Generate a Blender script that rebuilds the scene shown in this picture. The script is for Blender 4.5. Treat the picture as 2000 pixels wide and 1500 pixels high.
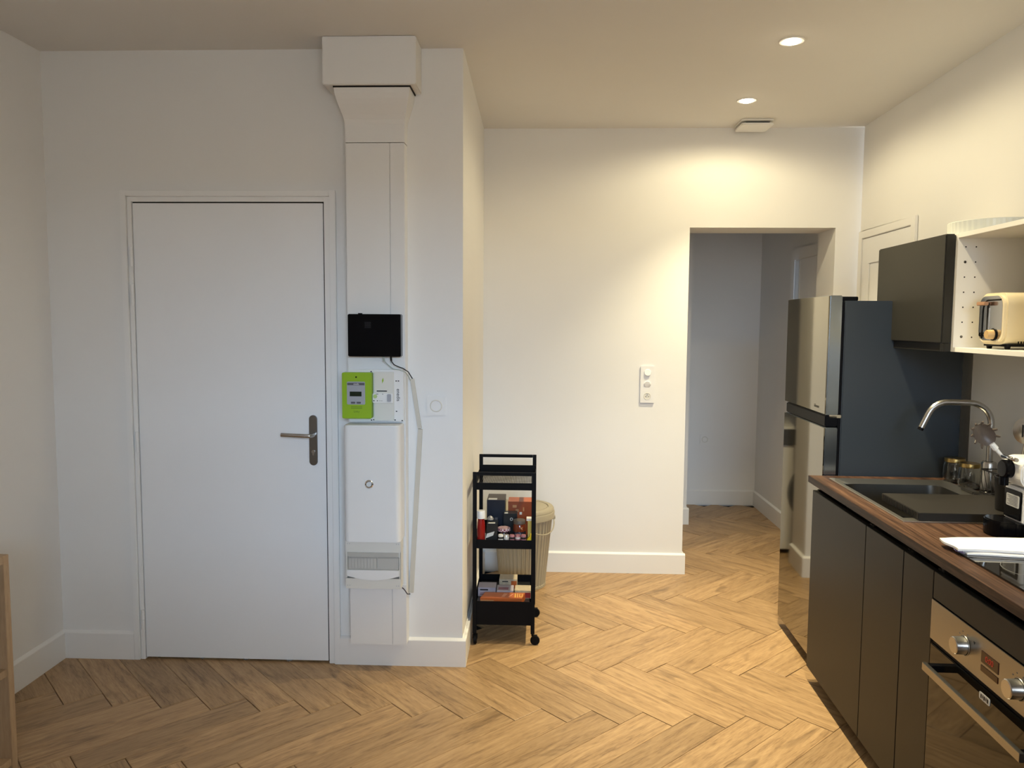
import bpy, bmesh, math, random
from mathutils import Vector, Matrix
random.seed(7)
for o in list(bpy.data.objects): bpy.data.objects.remove(o, do_unlink=True)
SC = bpy.context.scene
C = SC.collection
PI = math.pi

# ---------------------------------------------------------------- camera
CAM_H, YAW, PITCH, ROLL, FPX = 1.5376, 0.0374, -0.0792, 0.0064, 1502.93
fw = Vector((-math.sin(YAW)*math.cos(PITCH), math.cos(YAW)*math.cos(PITCH), math.sin(PITCH)))
rt = Vector((math.cos(YAW), math.sin(YAW), 0)); up = rt.cross(fw)
R_ = rt*math.cos(ROLL) + up*math.sin(ROLL); U_ = -rt*math.sin(ROLL) + up*math.cos(ROLL)
cam = bpy.data.cameras.new('camera'); camo = bpy.data.objects.new('camera', cam); C.objects.link(camo)
M = Matrix.Identity(4)
for i in range(3):
    M[i][0] = R_[i]; M[i][1] = U_[i]; M[i][2] = -fw[i]
M[0][3], M[1][3], M[2][3] = 0, 0, CAM_H
camo.matrix_world = M
cam.sensor_width = 36; cam.lens = FPX/2000*36; cam.clip_start = .02
SC.camera = camo
SC.view_settings.view_transform = 'Standard'; SC.view_settings.look = 'None'
SC.view_settings.exposure = 0.0; SC.view_settings.gamma = 1; SC.view_settings.use_curve_mapping = False

# ---------------------------------------------------------------- world and main lights
w = bpy.data.worlds.new('world'); SC.world = w; w.use_nodes = True
w.node_tree.nodes['Background'].inputs[0].default_value = (1, 1, .98, 1)
w.node_tree.nodes['Background'].inputs[1].default_value = 6.2
# daylight: the bright patch of sky seen through the window of the wall behind the camera
WINX0, WINX1, WINZ0, WINZ1, REARY = -.30, 1.10, 1.30, 2.30, -.95
ld = bpy.data.lights.new('sky_daylight', 'AREA'); ld.shape = 'RECTANGLE'
ld.size = 5.2; ld.size_y = 1.6; ld.energy = 820; ld.color = (.42, .68, 1.0)
lo = bpy.data.objects.new('sky_daylight', ld); C.objects.link(lo)
lo.location = (1.3, -8.0, 3.28)
lo.rotation_euler = (PI/2-.22, 0, .10)
# daylight leaking round the ajar hallway door
ld = bpy.data.lights.new('hall_daylight', 'AREA'); ld.shape = 'RECTANGLE'; ld.size = .10; ld.size_y = 1.7; ld.energy = 1.0; ld.color = (.55, .75, 1.0)
lo = bpy.data.objects.new('hall_daylight', ld); C.objects.link(lo); lo.location = (1.775, 5.52, 1.15); lo.rotation_euler = Vector((-.75, .66, 0)).to_track_quat('-Z', 'Y').to_euler()
SPOTS = [(1.05, 4.12), (1.01, 3.28), (.97, 2.44), (.93, 1.60)]
SPOT_W, BEAM_W, SPOT_COL = (17, 14, 6, 3), (160, 200, 85, 45), (1.0, .86, .54)

# ---------------------------------------------------------------- materials
MATS = {}
def mat(name, col, rough=.5, metal=0., bump=0., bscale=40., spec=.5, emit=None, trans=0., ior=1.45, coat=0., var=0., vscale=3., alpha=1.):
    if name in MATS: return MATS[name]
    m = bpy.data.materials.new(name); m.use_nodes = True; MATS[name] = m
    nt = m.node_tree; b = nt.nodes['Principled BSDF']
    b.inputs['Base Color'].default_value = (*col, 1); b.inputs['Roughness'].default_value = rough
    b.inputs['Metallic'].default_value = metal; b.inputs['Specular IOR Level'].default_value = spec
    b.inputs['Transmission Weight'].default_value = trans; b.inputs['IOR'].default_value = ior
    b.inputs['Coat Weight'].default_value = coat; b.inputs['Alpha'].default_value = alpha
    if emit:
        b.inputs['Emission Color'].default_value = (*emit[0], 1); b.inputs['Emission Strength'].default_value = emit[1]
    tc = nt.nodes.new('ShaderNodeTexCoord')
    n = nt.nodes.new('ShaderNodeTexNoise'); n.inputs['Scale'].default_value = vscale; n.inputs['Detail'].default_value = 4
    nt.links.new(tc.outputs['Object'], n.inputs['Vector'])
    v = max(var, .02)
    mx = nt.nodes.new('ShaderNodeMix'); mx.data_type = 'RGBA'
    mx.inputs[6].default_value = (*[max(0, c*(1-v)) for c in col], 1); mx.inputs[7].default_value = (*[min(1, c*(1+v)) for c in col], 1)
    nt.links.new(n.outputs['Fac'], mx.inputs[0]); nt.links.new(mx.outputs[2], b.inputs['Base Color'])
    if bump:
        n2 = nt.nodes.new('ShaderNodeTexNoise'); n2.inputs['Scale'].default_value = bscale; n2.inputs['Detail'].default_value = 3
        bp = nt.nodes.new('ShaderNodeBump'); bp.inputs['Strength'].default_value = bump; bp.inputs['Distance'].default_value = .002
        nt.links.new(tc.outputs['Object'], n2.inputs['Vector']); nt.links.new(n2.outputs['Fac'], bp.inputs['Height'])
        nt.links.new(bp.outputs['Normal'], b.inputs['Normal'])
    return m

def wood(name, dark, mid, light, axis=0, stretch=9., scale=6., rough=.42, per_obj=True, knots=True, spec=.4):
    m = bpy.data.materials.new(name); m.use_nodes = True; MATS[name] = m
    nt = m.node_tree; N = nt.nodes; L = nt.links; b = N['Principled BSDF']
    b.inputs['Roughness'].default_value = rough; b.inputs['Specular IOR Level'].default_value = spec
    tc = N.new('ShaderNodeTexCoord'); oi = N.new('ShaderNodeObjectInfo')
    add = N.new('ShaderNodeVectorMath'); add.operation = 'ADD'
    mul = N.new('ShaderNodeVectorMath'); mul.operation = 'SCALE'; mul.inputs['Scale'].default_value = 37.
    cmb = N.new('ShaderNodeCombineXYZ')
    for i in range(3): L.new(oi.outputs['Random'], cmb.inputs[i])
    L.new(cmb.outputs[0], mul.inputs[0])
    if not per_obj: mul.inputs['Scale'].default_value = 0
    L.new(tc.outputs['Object'], add.inputs[0]); L.new(mul.outputs[0], add.inputs[1])
    mp = N.new('ShaderNodeMapping'); s = [stretch]*3; s[axis] = 1.
    mp.inputs['Scale'].default_value = s; L.new(add.outputs[0], mp.inputs['Vector'])
    n1 = N.new('ShaderNodeTexNoise'); n1.inputs['Scale'].default_value = scale*.45; n1.inputs['Detail'].default_value = 6; n1.inputs['Roughness'].default_value = .62; n1.inputs['Distortion'].default_value = 1.1
    n2 = N.new('ShaderNodeTexNoise'); n2.inputs['Scale'].default_value = scale*3.6; n2.inputs['Detail'].default_value = 5; n2.inputs['Distortion'].default_value = .4
    L.new(mp.outputs[0], n1.inputs['Vector']); L.new(mp.outputs[0], n2.inputs['Vector'])
    cr = N.new('ShaderNodeValToRGB'); e = cr.color_ramp.elements
    e[0].position = .34; e[0].color = (*dark, 1); e[1].position = .64; e[1].color = (*light, 1)
    x = cr.color_ramp.elements.new(.47); x.color = (*mid, 1)
    mx = N.new('ShaderNodeMix'); mx.data_type = 'FLOAT'; mx.inputs[0].default_value = .36
    L.new(n1.outputs['Fac'], mx.inputs[2]); L.new(n2.outputs['Fac'], mx.inputs[3]); L.new(mx.outputs[0], cr.inputs[0])
    out = cr.outputs[0]
    if knots:
        mp2 = N.new('ShaderNodeMapping'); s2 = [9.]*3; s2[axis] = 2.4; mp2.inputs['Scale'].default_value = s2
        L.new(add.outputs[0], mp2.inputs['Vector'])
        n3 = N.new('ShaderNodeTexNoise'); n3.inputs['Scale'].default_value = 1.7; n3.inputs['Detail'].default_value = 3; n3.inputs['Distortion'].default_value = .8
        L.new(mp2.outputs[0], n3.inputs['Vector'])
        cr3 = N.new('ShaderNodeValToRGB'); cr3.color_ramp.elements[0].position = .60; cr3.color_ramp.elements[1].position = .74
        cr3.color_ramp.elements[0].color = (0, 0, 0, 1); cr3.color_ramp.elements[1].color = (.6, .6, .6, 1)
        L.new(n3.outputs['Fac'], cr3.inputs[0])
        m3 = N.new('ShaderNodeMix'); m3.data_type = 'RGBA'; m3.inputs[7].default_value = (*[c*.66 for c in dark], 1)
        L.new(cr3.outputs[0], m3.inputs[0]); L.new(out, m3.inputs[6]); out = m3.outputs[2]
    if per_obj:
        hsv = N.new('ShaderNodeHueSaturation'); mr = N.new('ShaderNodeMapRange'); mr.inputs[3].default_value = .86; mr.inputs[4].default_value = 1.12
        L.new(oi.outputs['Random'], mr.inputs[0]); L.new(mr.outputs[0], hsv.inputs['Value']); L.new(out, hsv.inputs['Color']); out = hsv.outputs[0]
    L.new(out, b.inputs['Base Color'])
    bp = N.new('ShaderNodeBump'); bp.inputs['Strength'].default_value = .12; bp.inputs['Distance'].default_value = .0015
    L.new(n2.outputs['Fac'], bp.inputs['Height']); L.new(bp.outputs[0], b.inputs['Normal'])
    return m

WALL = mat('wall_paint', (.80, .79, .77), .75, bump=.08, bscale=120)
CEIL = mat('ceiling_paint', (.74, .72, .69), .85, bump=.06, bscale=90)
TRIMW = mat('trim_white', (.82, .81, .79), .42)
DOORW = mat('door_white', (.83, .83, .83), .34)
PLASW = mat('white_plastic', (.80, .79, .77), .30)
PLASW2 = mat('cream_plastic', (.70, .68, .62), .4)
BLACK = mat('black_paint', (.004, .004, .005), .45, spec=.12)
BLK_GL = mat('black_gloss', (.003, .003, .004), .15, spec=.14)
DARK = mat('dark_gap', (.006, .005, .005), .9)
STEEL = mat('brushed_steel', (.55, .54, .52), .26, metal=1., bump=.03, bscale=300)
HSTEEL = mat('dark_handle_steel', (.24, .23, .22), .3, metal=1.)
CHROME = mat('chrome', (.75, .75, .75), .08, metal=1.)
GREYCAB = mat('grey_laminate', (.023, .0215, .018), .42, spec=.27)
FRSIDE = mat('fridge_side_metal', (.040, .050, .062), .36, spec=.42)
FRDOOR = mat('fridge_mirror_door', (.255, .238, .200), .05, metal=1.)
FREDGE = mat('fridge_door_edge', (.30, .34, .38), .22, metal=1.)
OVENP = mat('oven_steel', (.34, .335, .325), .27, metal=1.)
GLASSB = mat('black_glass', (.008, .007, .006), .04, spec=.42)
GREEN = mat('lime_plastic', (.27, .45, .012), .38)
GREY = mat('grey_plastic', (.36, .37, .40), .4)
LCD = mat('lcd_screen', (.010, .02, .010), .2)
OAKF = wood('oak_floor', (.195, .116, .056), (.372, .234, .116), (.500, .33, .172), 0, 11., 7.)
OAK = wood('pale_oak_board', (.34, .23, .13), (.43, .30, .18), (.50, .36, .22), 2, 8., 6., knots=False)
WAL = wood('walnut_top', (.012, .006, .0045), (.052, .026, .016), (.135, .072, .044), 1, 26., 2.6, rough=.42, spec=.2, per_obj=False, knots=False)
GLASS = mat('clear_glass', (.95, .97, .97), .03, trans=1., ior=1.45)
CREAM = mat('cream_enamel', (.74, .64, .44), .3)
RIBB = mat('bin_beige', (.36, .315, .225), .55)

# ---------------------------------------------------------------- mesh builder
class MB:
    def __init__(s): s.v = []; s.f = []; s.sm = []
    def add(s, vs, fs, smooth=False):
        b = len(s.v); s.v += [tuple(v) for v in vs]; s.f += [tuple(b+i for i in f) for f in fs]; s.sm += [smooth]*len(fs); return s
    def box(s, a, b):
        x0, y0, z0 = [min(a[i], b[i]) for i in range(3)]; x1, y1, z1 = [max(a[i], b[i]) for i in range(3)]
        return s.add([(x0,y0,z0),(x1,y0,z0),(x1,y1,z0),(x0,y1,z0),(x0,y0,z1),(x1,y0,z1),(x1,y1,z1),(x0,y1,z1)],
                     [(3,2,1,0),(4,5,6,7),(0,1,5,4),(1,2,6,5),(2,3,7,6),(3,0,4,7)])
    def prism(s, poly, axis, a, b, smooth=False):
        # poly: 2-D points in the two remaining axes (order x,y,z without axis)
        def p3(u, v, t):
            return [(t,u,v), (u,t,v), (u,v,t)][axis]
        n = len(poly); vs = [p3(u,v,a) for u,v in poly] + [p3(u,v,b) for u,v in poly]
        s.add(vs, [tuple(range(n)), tuple(range(2*n-1, n-1, -1))])
        bse = len(s.v)-2*n
        s.f += [(bse+i, bse+(i+1)%n, bse+n+(i+1)%n, bse+n+i) for i in range(n)]; s.sm += [smooth]*n
        return s
    def rrect(s, u0, v0, u1, v1, r, axis, a, b, n=5):
        pts = []
        for cu, cv, st in ((u1-r, v1-r, 0), (u0+r, v1-r, 1), (u0+r, v0+r, 2), (u1-r, v0+r, 3)):
            for k in range(n+1):
                t = (st + k/n)*PI/2; pts.append((cu+r*math.cos(t), cv+r*math.sin(t)))
        return s.prism(pts, axis, a, b)
    def tube(s, path, r, n=10, caps=True):
        P = [Vector(p) for p in path]; rs = r if isinstance(r, (list, tuple)) else [r]*len(P)
        t0 = (P[1]-P[0]).normalized(); ref = Vector((0,0,1)) if abs(t0.z) < .9 else Vector((1,0,0))
        u = t0.cross(ref).normalized(); vs = []
        for i, p in enumerate(P):
            t = (P[min(i+1, len(P)-1)]-P[max(i-1, 0)]).normalized()
            u = (u - t*u.dot(t)).normalized(); w_ = t.cross(u)
            vs += [tuple(p + (u*math.cos(2*PI*k/n) + w_*math.sin(2*PI*k/n))*rs[i]) for k in range(n)]
        fs = [(i*n+k, i*n+(k+1)%n, (i+1)*n+(k+1)%n, (i+1)*n+k) for i in range(len(P)-1) for k in range(n)]
        b = len(s.v); s.add(vs, fs, True)
        if caps:
            s.f += [tuple(b+k for k in range(n-1, -1, -1)), tuple(b+(len(P)-1)*n+k for k in range(n))]; s.sm += [False]*2
        return s
    def cyl(s, p0, p1, r, n=20): return s.tube([p0, p1], r, n)
    def lathe(s, prof, c=(0,0,0), n=28, smooth=True, axis='z', mod=None):
        vs = []; m = len(prof)
        for k in range(n):
            a = 2*PI*k/n; q = mod(k) if mod else 1.
            for r, z in prof:
                rr = r*q
                if axis == 'z': vs.append((c[0]+rr*math.cos(a), c[1]+rr*math.sin(a), c[2]+z))
                elif axis == 'y': vs.append((c[0]+rr*math.cos(a), c[1]+z, c[2]+rr*math.sin(a)))
                else: vs.append((c[0]+z, c[1]+rr*math.cos(a), c[2]+rr*math.sin(a)))
        fs = [(k*m+i, ((k+1)%n)*m+i, ((k+1)%n)*m+i+1, k*m+i+1) for k in range(n) for i in range(m-1)]
        return s.add(vs, fs, smooth)
FR = {'W': 0., 'K': math.radians(1.6)}
def world(p, frame):
    a = FR[frame]; c, s_ = math.cos(a), math.sin(a)
    return Vector((p[0]*c+p[1]*s_, -p[0]*s_+p[1]*c, p[2]))
def mesh_obj(name, mb, material, base, bevel=0., seg=2):
    bm = bmesh.new(); vs = [bm.verts.new(Vector(v)-Vector(base)) for v in mb.v]
    for f, sm in zip(mb.f, mb.sm):
        try: fc = bm.faces.new([vs[i] for i in f]); fc.smooth = sm
        except ValueError: pass
    bmesh.ops.remove_doubles(bm, verts=bm.verts, dist=1e-6)
    bmesh.ops.recalc_face_normals(bm, faces=bm.faces)
    if bevel:
        es = [e for e in bm.edges if len(e.link_faces) == 2 and e.calc_face_angle(0) > .6]
        bmesh.ops.bevel(bm, geom=es, offset=bevel, segments=seg, affect='EDGES', clamp_overlap=True)
    for e in bm.edges:
        if len(e.link_faces) == 2 and e.calc_face_angle(0) > .62: e.smooth = False
    me = bpy.data.meshes.new(name); bm.to_mesh(me); bm.free(); me.materials.append(material)
    o = bpy.data.objects.new(name, me); C.objects.link(o); return o
class Thing:
    """an Empty at the base of a thing; its parts are built in frame coordinates"""
    def __init__(s, name, label, cat, base, frame='W', group=None, kind=None):
        o = bpy.data.objects.new(name, None); C.objects.link(o); o.empty_display_size = .05
        o.location = world(base, frame); o.rotation_euler = (0, 0, -FR[frame])
        o['label'] = label; o['category'] = cat
        if group: o['group'] = group
        if kind: o['kind'] = kind
        s.o = o; s.base = base
    def part(s, name, mb, m, bevel=0., parent=None, label=None, seg=2, kind=None):
        p = mesh_obj(name, mb, m, s.base, bevel, seg); p.parent = parent or s.o
        if label: p['label'] = label
        if kind: p['kind'] = kind
        return p
    def text(s, body, size, m, pos, axes, name='lettering', parent=None, depth=.0004):
        """pos: centre in frame coordinates; axes: (right, up) unit vectors in frame coordinates"""
        cu = bpy.data.curves.new('t', 'FONT'); cu.body = body; cu.size = size; cu.extrude = depth
        cu.align_x = 'CENTER'; cu.align_y = 'CENTER'
        to = bpy.data.objects.new('t', cu); C.objects.link(to)
        dg = bpy.context.evaluated_depsgraph_get(); dg.update()
        me = bpy.data.meshes.new_from_object(to.evaluated_get(dg)); bpy.data.objects.remove(to)
        r, u = Vector(axes[0]), Vector(axes[1]); n = r.cross(u)
        for v in me.vertices:
            v.co = r*v.co.x + u*v.co.y + n*v.co.z + Vector(pos)-Vector(s.base)
        me.materials.clear(); me.materials.append(m)
        o = bpy.data.objects.new(name, me); C.objects.link(o); o.parent = parent or s.o; return o
def single(name, mb, m, label, cat, base, frame='W', bevel=0., group=None, kind=None, seg=2):
    o = mesh_obj(name, mb, m, base, bevel, seg); o.location = world(base, frame); o.rotation_euler = (0, 0, -FR[frame])
    o['label'] = label; o['category'] = cat
    if group: o['group'] = group
    if kind: o['kind'] = kind
    return o
def copy_tree(o, parent=None):
    c = o.copy(); C.objects.link(c); c.parent = parent
    for ch in list(o.children): copy_tree(ch, c)
    return c
def structure(name, mb, m, label, cat='wall', frame='W', bevel=0., base=(0,0,0)):
    return single(name, mb, m, label, cat, base, frame, bevel, kind='structure')

# ---------------------------------------------------------------- room shell
XL, Y1, XJ, XJ2, Y2, Y3 = -2.170, 3.339, -.340, -.352, 4.688, 6.546
H = 2.692; BH, BT = .118, .0166; OL, OR, OH, WT = .881, 1.738, 2.112, .289
HR = 1.830; XR = 1.742          # XR: right wall plane in kitchen coordinates
FY0 = REARY

# floor: dark underlay + herringbone planks
fl = Thing('floor', 'light oak herringbone plank floor running through kitchen and hallway', 'floor', (0,0,0), kind='structure')
fl.part('underlay', MB().box((XL-.05, FY0-.1, -.03), (2.15, Y3+.06, -.0125)), DARK)
TH = math.radians(-1.1); PW, PL = .1425, .64; OX, OY = -.0899, -.1986
def clip(poly, x0, x1, y0, y1):
    for ax, lim, sg in ((0, x0, 1), (0, x1, -1), (1, y0, 1), (1, y1, -1)):
        out = []
        for i in range(len(poly)):
            a, b = poly[i], poly[(i+1) % len(poly)]
            ia, ib = sg*(a[ax]-lim) >= 0, sg*(b[ax]-lim) >= 0
            if ia: out.append(a)
            if ia != ib:
                t = (lim-a[ax])/(b[ax]-a[ax]); out.append((a[0]+t*(b[0]-a[0]), a[1]+t*(b[1]-a[1])))
        poly = out
        if len(poly) < 3: return []
    return poly
def plank_mesh(poly):   # local coordinates, length along x, top at z=0 with a tiny chamfer
    n = len(poly); cx = sum(p[0] for p in poly)/n; cy = sum(p[1] for p in poly)/n; mb = MB(); e = .0019
    def ins(p, d):
        v = Vector((cx-p[0], cy-p[1])); l = v.length or 1; return (p[0]+v.x/l*d*1.5, p[1]+v.y/l*d*1.5)
    top = [(*ins(p, 2*e), 0.) for p in poly]; mid = [(*ins(p, e*.9), -.0012) for p in poly]; bot = [(*ins(p, e*.9), -.012) for p in poly]
    mb.add(top+mid+bot, [tuple(range(n)), tuple(range(3*n-1, 2*n-1, -1))] +
           [(i, (i+1) % n, n+(i+1) % n, n+i) for i in range(n)] + [(n+i, n+(i+1) % n, 2*n+(i+1) % n, 2*n+i) for i in range(n)])
    return mb
full = None; ct, st = math.cos(TH), math.sin(TH); np_ = 0
q = 1/math.sqrt(2)
for i in range(-34, 30):
    for j in range(-4, 10):
        for kind in (0, 1):
            # plank axes u=(1,1)/√2, v=(1,-1)/√2 ; lattice t1=w(u+v), t2=L(u-v)
            u0, v0 = i*PW+j*PL, i*PW-j*PL
            if kind == 0: rect = [(u0, v0), (u0+PL, v0), (u0+PL, v0+PW), (u0, v0+PW)]
            else: rect = [(u0+PL, v0+PW-PL), (u0+PL+PW, v0+PW-PL), (u0+PL+PW, v0+PW), (u0+PL, v0+PW)]
            P2 = []
            for u, v in rect:
                X, Y = (u+v)*q+OX, (u-v)*q+OY
                P2.append((X*ct-Y*st, X*st+Y*ct))
            cx = sum(p[0] for p in P2)/4; cy = sum(p[1] for p in P2)/4
            cl = clip(P2, XL-.012, 2.10, FY0-.02, Y3+.02)
            if not cl: continue
            mcx = sum(p[0] for p in cl)/len(cl); mcy = sum(p[1] for p in cl)/len(cl)
            # skip planks under solid masses (behind the front door wall, beyond the right wall)
            if mcy > Y1+.22 and mcx < XJ2-.10: continue
            if mcy > Y2+WT+.02 and mcx < .12: continue
            if mcy > Y3-.02: continue
            rw = 1.742*math.cos(FR['K'])+mcy*math.sin(FR['K'])
            if mcx > rw+.08 or (mcy > 5.95 and mcx < .98): continue
            ang = TH + (PI/4 if kind == 0 else -PI/4)
            ca, sa = math.cos(-ang), math.sin(-ang)
            isfull = len(cl) == 4 and all(abs(cl[k][0]-P2[k][0])+abs(cl[k][1]-P2[k][1]) < 1e-6 for k in range(4))
            if isfull and full: me = full
            else:
                loc = [((x-cx)*ca-(y-cy)*sa, (x-cx)*sa+(y-cy)*ca) for x, y in cl]
                t = mesh_obj('plank', plank_mesh(loc), OAKF, (0,0,0)); me = t.data; bpy.data.objects.remove(t)
                if isfull: full = me
            o = bpy.data.objects.new('plank', me); C.objects.link(o); o.parent = fl.o
            o.location = (cx, cy, 0); o.rotation_euler = (0, 0, ang); np_ += 1
print('planks', np_)

structure('ceiling', MB().box((XL-.12, FY0-.12, H), (2.3, Y3+.12, H+.1)), CEIL, 'flat off-white ceiling over kitchen and entrance', 'ceiling')
structure('wall_left', MB().box((XL-.1, FY0-.12, -.03), (XL, Y1+.12, H)), WALL, 'plain white wall at the left edge', 'wall')
DX0, DX1, DZ = -1.7837, -.9463, 2.047      # door leaf
wf = MB()
wf.box((XL-.1, Y1, -.03), (DX0-.03, Y1+.12, H)); wf.box((DX0-.03, Y1, DZ+.03), (DX1+.03, Y1+.12, H)); wf.box((DX1+.03, Y1, -.03), (XJ, Y1+.12, H))
structure('wall_front', wf, WALL, 'white wall holding the white entrance door', 'wall')
structure('wall_return', MB().prism([(XJ-.1, Y1+.12), (XJ, Y1+.12), (XJ2, Y2), (XJ2-.1, Y2)], 2, -.03, H), WALL, 'short white return wall beside the black trolley', 'wall')
wb = MB()
wb.box((XJ2-.1, Y2, -.03), (OL, Y2+WT, H)); wb.box((OL, Y2, OH), (OR, Y2+WT, H)); wb.box((OR, Y2, -.03), (2.02, Y2+WT, H))
structure('wall_back', wb, WALL, 'cream lit wall with the hallway opening', 'wall')
structure('wall_right', MB().box((XR, -1.2, -.03), (XR+.12, 4.71, H)), WALL, 'white wall behind fridge, shelf and worktop', 'wall', 'K')
structure('wall_hall_right', MB().box((HR, Y2+WT, -.03), (HR+.12, Y3+.1, H)), WALL, 'right hand wall inside the dim hallway', 'wall')
structure('wall_hall_back', MB().box((.9, Y3, -.03), (HR, Y3+.1, H)), WALL, 'far end wall of the dim hallway', 'wall')
structure('wall_hall_left', MB().box((1.03, 5.88, -.03), (1.13, Y3, H)).box((0.0, 5.88, -.03), (1.03, 5.98, H)), WALL, 'hallway wall corner seen just inside the opening', 'wall')
structure('wall_alcove', MB().box((0.0, Y2+WT, -.03), (.10, 5.88, H)), WALL, 'side wall of the washing machine alcove, seen only mirrored in the fridge', 'wall')
wr = MB()
wr.box((XL-.1, FY0-.12, -.03), (WINX0-.05, FY0, H)); wr.box((WINX1+.05, FY0-.12, -.03), (2.1, FY0, H))
wr.box((WINX0-.05, FY0-.12, WINZ1+.05), (WINX1+.05, FY0, H)); wr.box((WINX0-.05, FY0-.12, -.03), (WINX1+.05, FY0, WINZ0-.05))
structure('wall_rear', wr, WALL, 'wall behind the camera with the window', 'wall')
wn = Thing('window_1', 'white framed window behind the camera', 'window', (.6, FY0, WINZ0), kind='structure')
for a, b in (((WINX0-.05, FY0-.12, WINZ0-.05), (WINX0, FY0-.02, WINZ1+.05)), ((WINX1, FY0-.12, WINZ0-.05), (WINX1+.05, FY0-.02, WINZ1+.05)),
             ((WINX0, FY0-.12, WINZ1), (WINX1, FY0-.02, WINZ1+.05)), ((WINX0, FY0-.12, WINZ0-.05), (WINX1, FY0-.02, WINZ0))):
    wn.part('window_frame', MB().box(a, b), TRIMW)

# baseboards: profile in (depth d from wall, z)
def bprof(): return [(0, 0), (BT, 0), (BT, BH), (BT-.002, BH+.003), (.003, BH+.010), (0, BH+.010)]
def base_y(name, y, x0, x1, label, sgn=-1, extra=None):       # along x on a wall facing -y
    mb = MB().prism([(y+sgn*d, z) for d, z in bprof()], 0, x0, x1)
    if extra: extra(mb)
    return structure(name, mb, TRIMW, label, 'baseboard')
def base_x(mb, x, y0, y1, sgn): return mb.prism([(x+sgn*d, z) for d, z in bprof()], 1, y0, y1)
structure('baseboard_left', base_x(MB(), XL, FY0, Y1-BT, 1), TRIMW, 'white baseboard along the left wall', 'baseboard')
base_y('baseboard_front_left', Y1, XL+.0, -1.8338, 'short white baseboard left of the entrance door')
base_y('baseboard_front', Y1, -.892, XJ+BT, 'white baseboard under the electrical trunking')
mbr = MB().prism([(XJ, Y1), (XJ+BT, Y1), (XJ2+BT, Y2-BT), (XJ2, Y2-BT)], 2, 0, BH)
mbr.prism([(XJ, Y1), (XJ+BT*.35, Y1), (XJ2+BT*.35, Y2-BT), (XJ2, Y2-BT)], 2, BH, BH+.010)
structure('baseboard_return', mbr, TRIMW, 'white baseboard on the return wall by the trolley', 'baseboard')
base_y('baseboard_back', Y2, XJ2+BT, OL+BT, 'white baseboard behind the beige bin', extra=lambda mb: base_x(mb, OL, Y2, Y2+WT, 1))
base_y('baseboard_hall_back', Y3, 1.13, HR-BT, 'white baseboard at the far end of the hallway')
structure('baseboard_hall_right', base_x(MB(), HR, 5.76, Y3, -1), TRIMW, 'white baseboard on the hallway right wall', 'baseboard')
base_y('baseboard_hall_left', 5.88, .99, 1.13+BT, 'white baseboard stub just inside the hallway opening', extra=lambda mb: base_x(mb, 1.13, 5.88, Y3-BT, 1))

# ---------------------------------------------------------------- entrance door
d = Thing('door_1', 'closed white entrance door with steel lever handle', 'door', (-1.365, Y1, 0), kind='structure')
CX0, CX1, CZ1 = -1.833, -.889, 2.101
cas = MB().box((CX0, Y1-.018, 0), (CX0+.026, Y1-.0005, CZ1)).box((CX1-.026, Y1-.018, 0), (CX1, Y1-.0005, CZ1)).box((CX0+.026, Y1-.018, CZ1-.026), (CX1-.026, Y1-.0005, CZ1))
d.part('door_casing', cas, TRIMW, .002)
g = .0055
fi = MB().box((CX0+.027, Y1-.009, 0), (DX0-g*.5, Y1+.07, CZ1-.027)).box((DX1+g, Y1-.009, 0), (CX1-.027, Y1+.07, CZ1-.027)).box((DX0-g*.5, Y1-.009, DZ+g), (DX1+g, Y1+.07, CZ1-.027))
d.part('door_frame', fi, TRIMW, .0015)
d.part('rebate', MB().box((DX0-.003, Y1+.052, 0), (DX1+.004, Y1+.06, DZ+.003)), DARK)
d.part('door_gap_fill', MB().box((DX0, Y1-.001, DZ+.0004), (DX1+g-.0004, Y1+.03, DZ+g-.0004)).box((DX1+.0004, Y1-.001, .010), (DX1+g-.0004, Y1+.03, DZ)), DARK)  # black filler strip set into the leaf gap to make it dark
d.part('door_leaf', MB().box((DX0, Y1-.004, .010), (DX1, Y1+.036, DZ)), DOORW, .0015)
for z0, z1 in ((1.773, 1.857), (1.603, 1.695), (.956, 1.046), (.144, .232)):
    zm = (z0+z1)/2; hx = DX0-.006
    hg = d.part('hinge', MB().cyl((hx, Y1-.014, z0), (hx, Y1-.014, zm-.0012), .0075, 12).cyl((hx, Y1-.014, zm+.0012), (hx, Y1-.014, z1), .0075, 12).cyl((hx, Y1-.014, z0+.01), (hx, Y1-.014, z1-.01), .005, 10), TRIMW)
hp = d.part('handle_plate', MB().rrect(-1.0185, .904, -.9825, 1.127, .0175, 1, Y1-.012, Y1-.0035, 7), HSTEEL, .0015)
d.part('cylinder_lock', MB().cyl((-1.0, Y1-.012, .965), (-1.0, Y1-.015, .965), .008, 16).box((-1.003, Y1-.0165, .950), (-.997, Y1-.0115, .965)), STEEL, parent=hp)
d.part('lever', MB().tube([(-.996, Y1-.01, 1.041), (-.996, Y1-.045, 1.041), (-1.004, Y1-.056, 1.041), (-1.02, Y1-.058, 1.0415), (-1.127, Y1-.058, 1.0455)], .0092, 14), STEEL)

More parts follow.
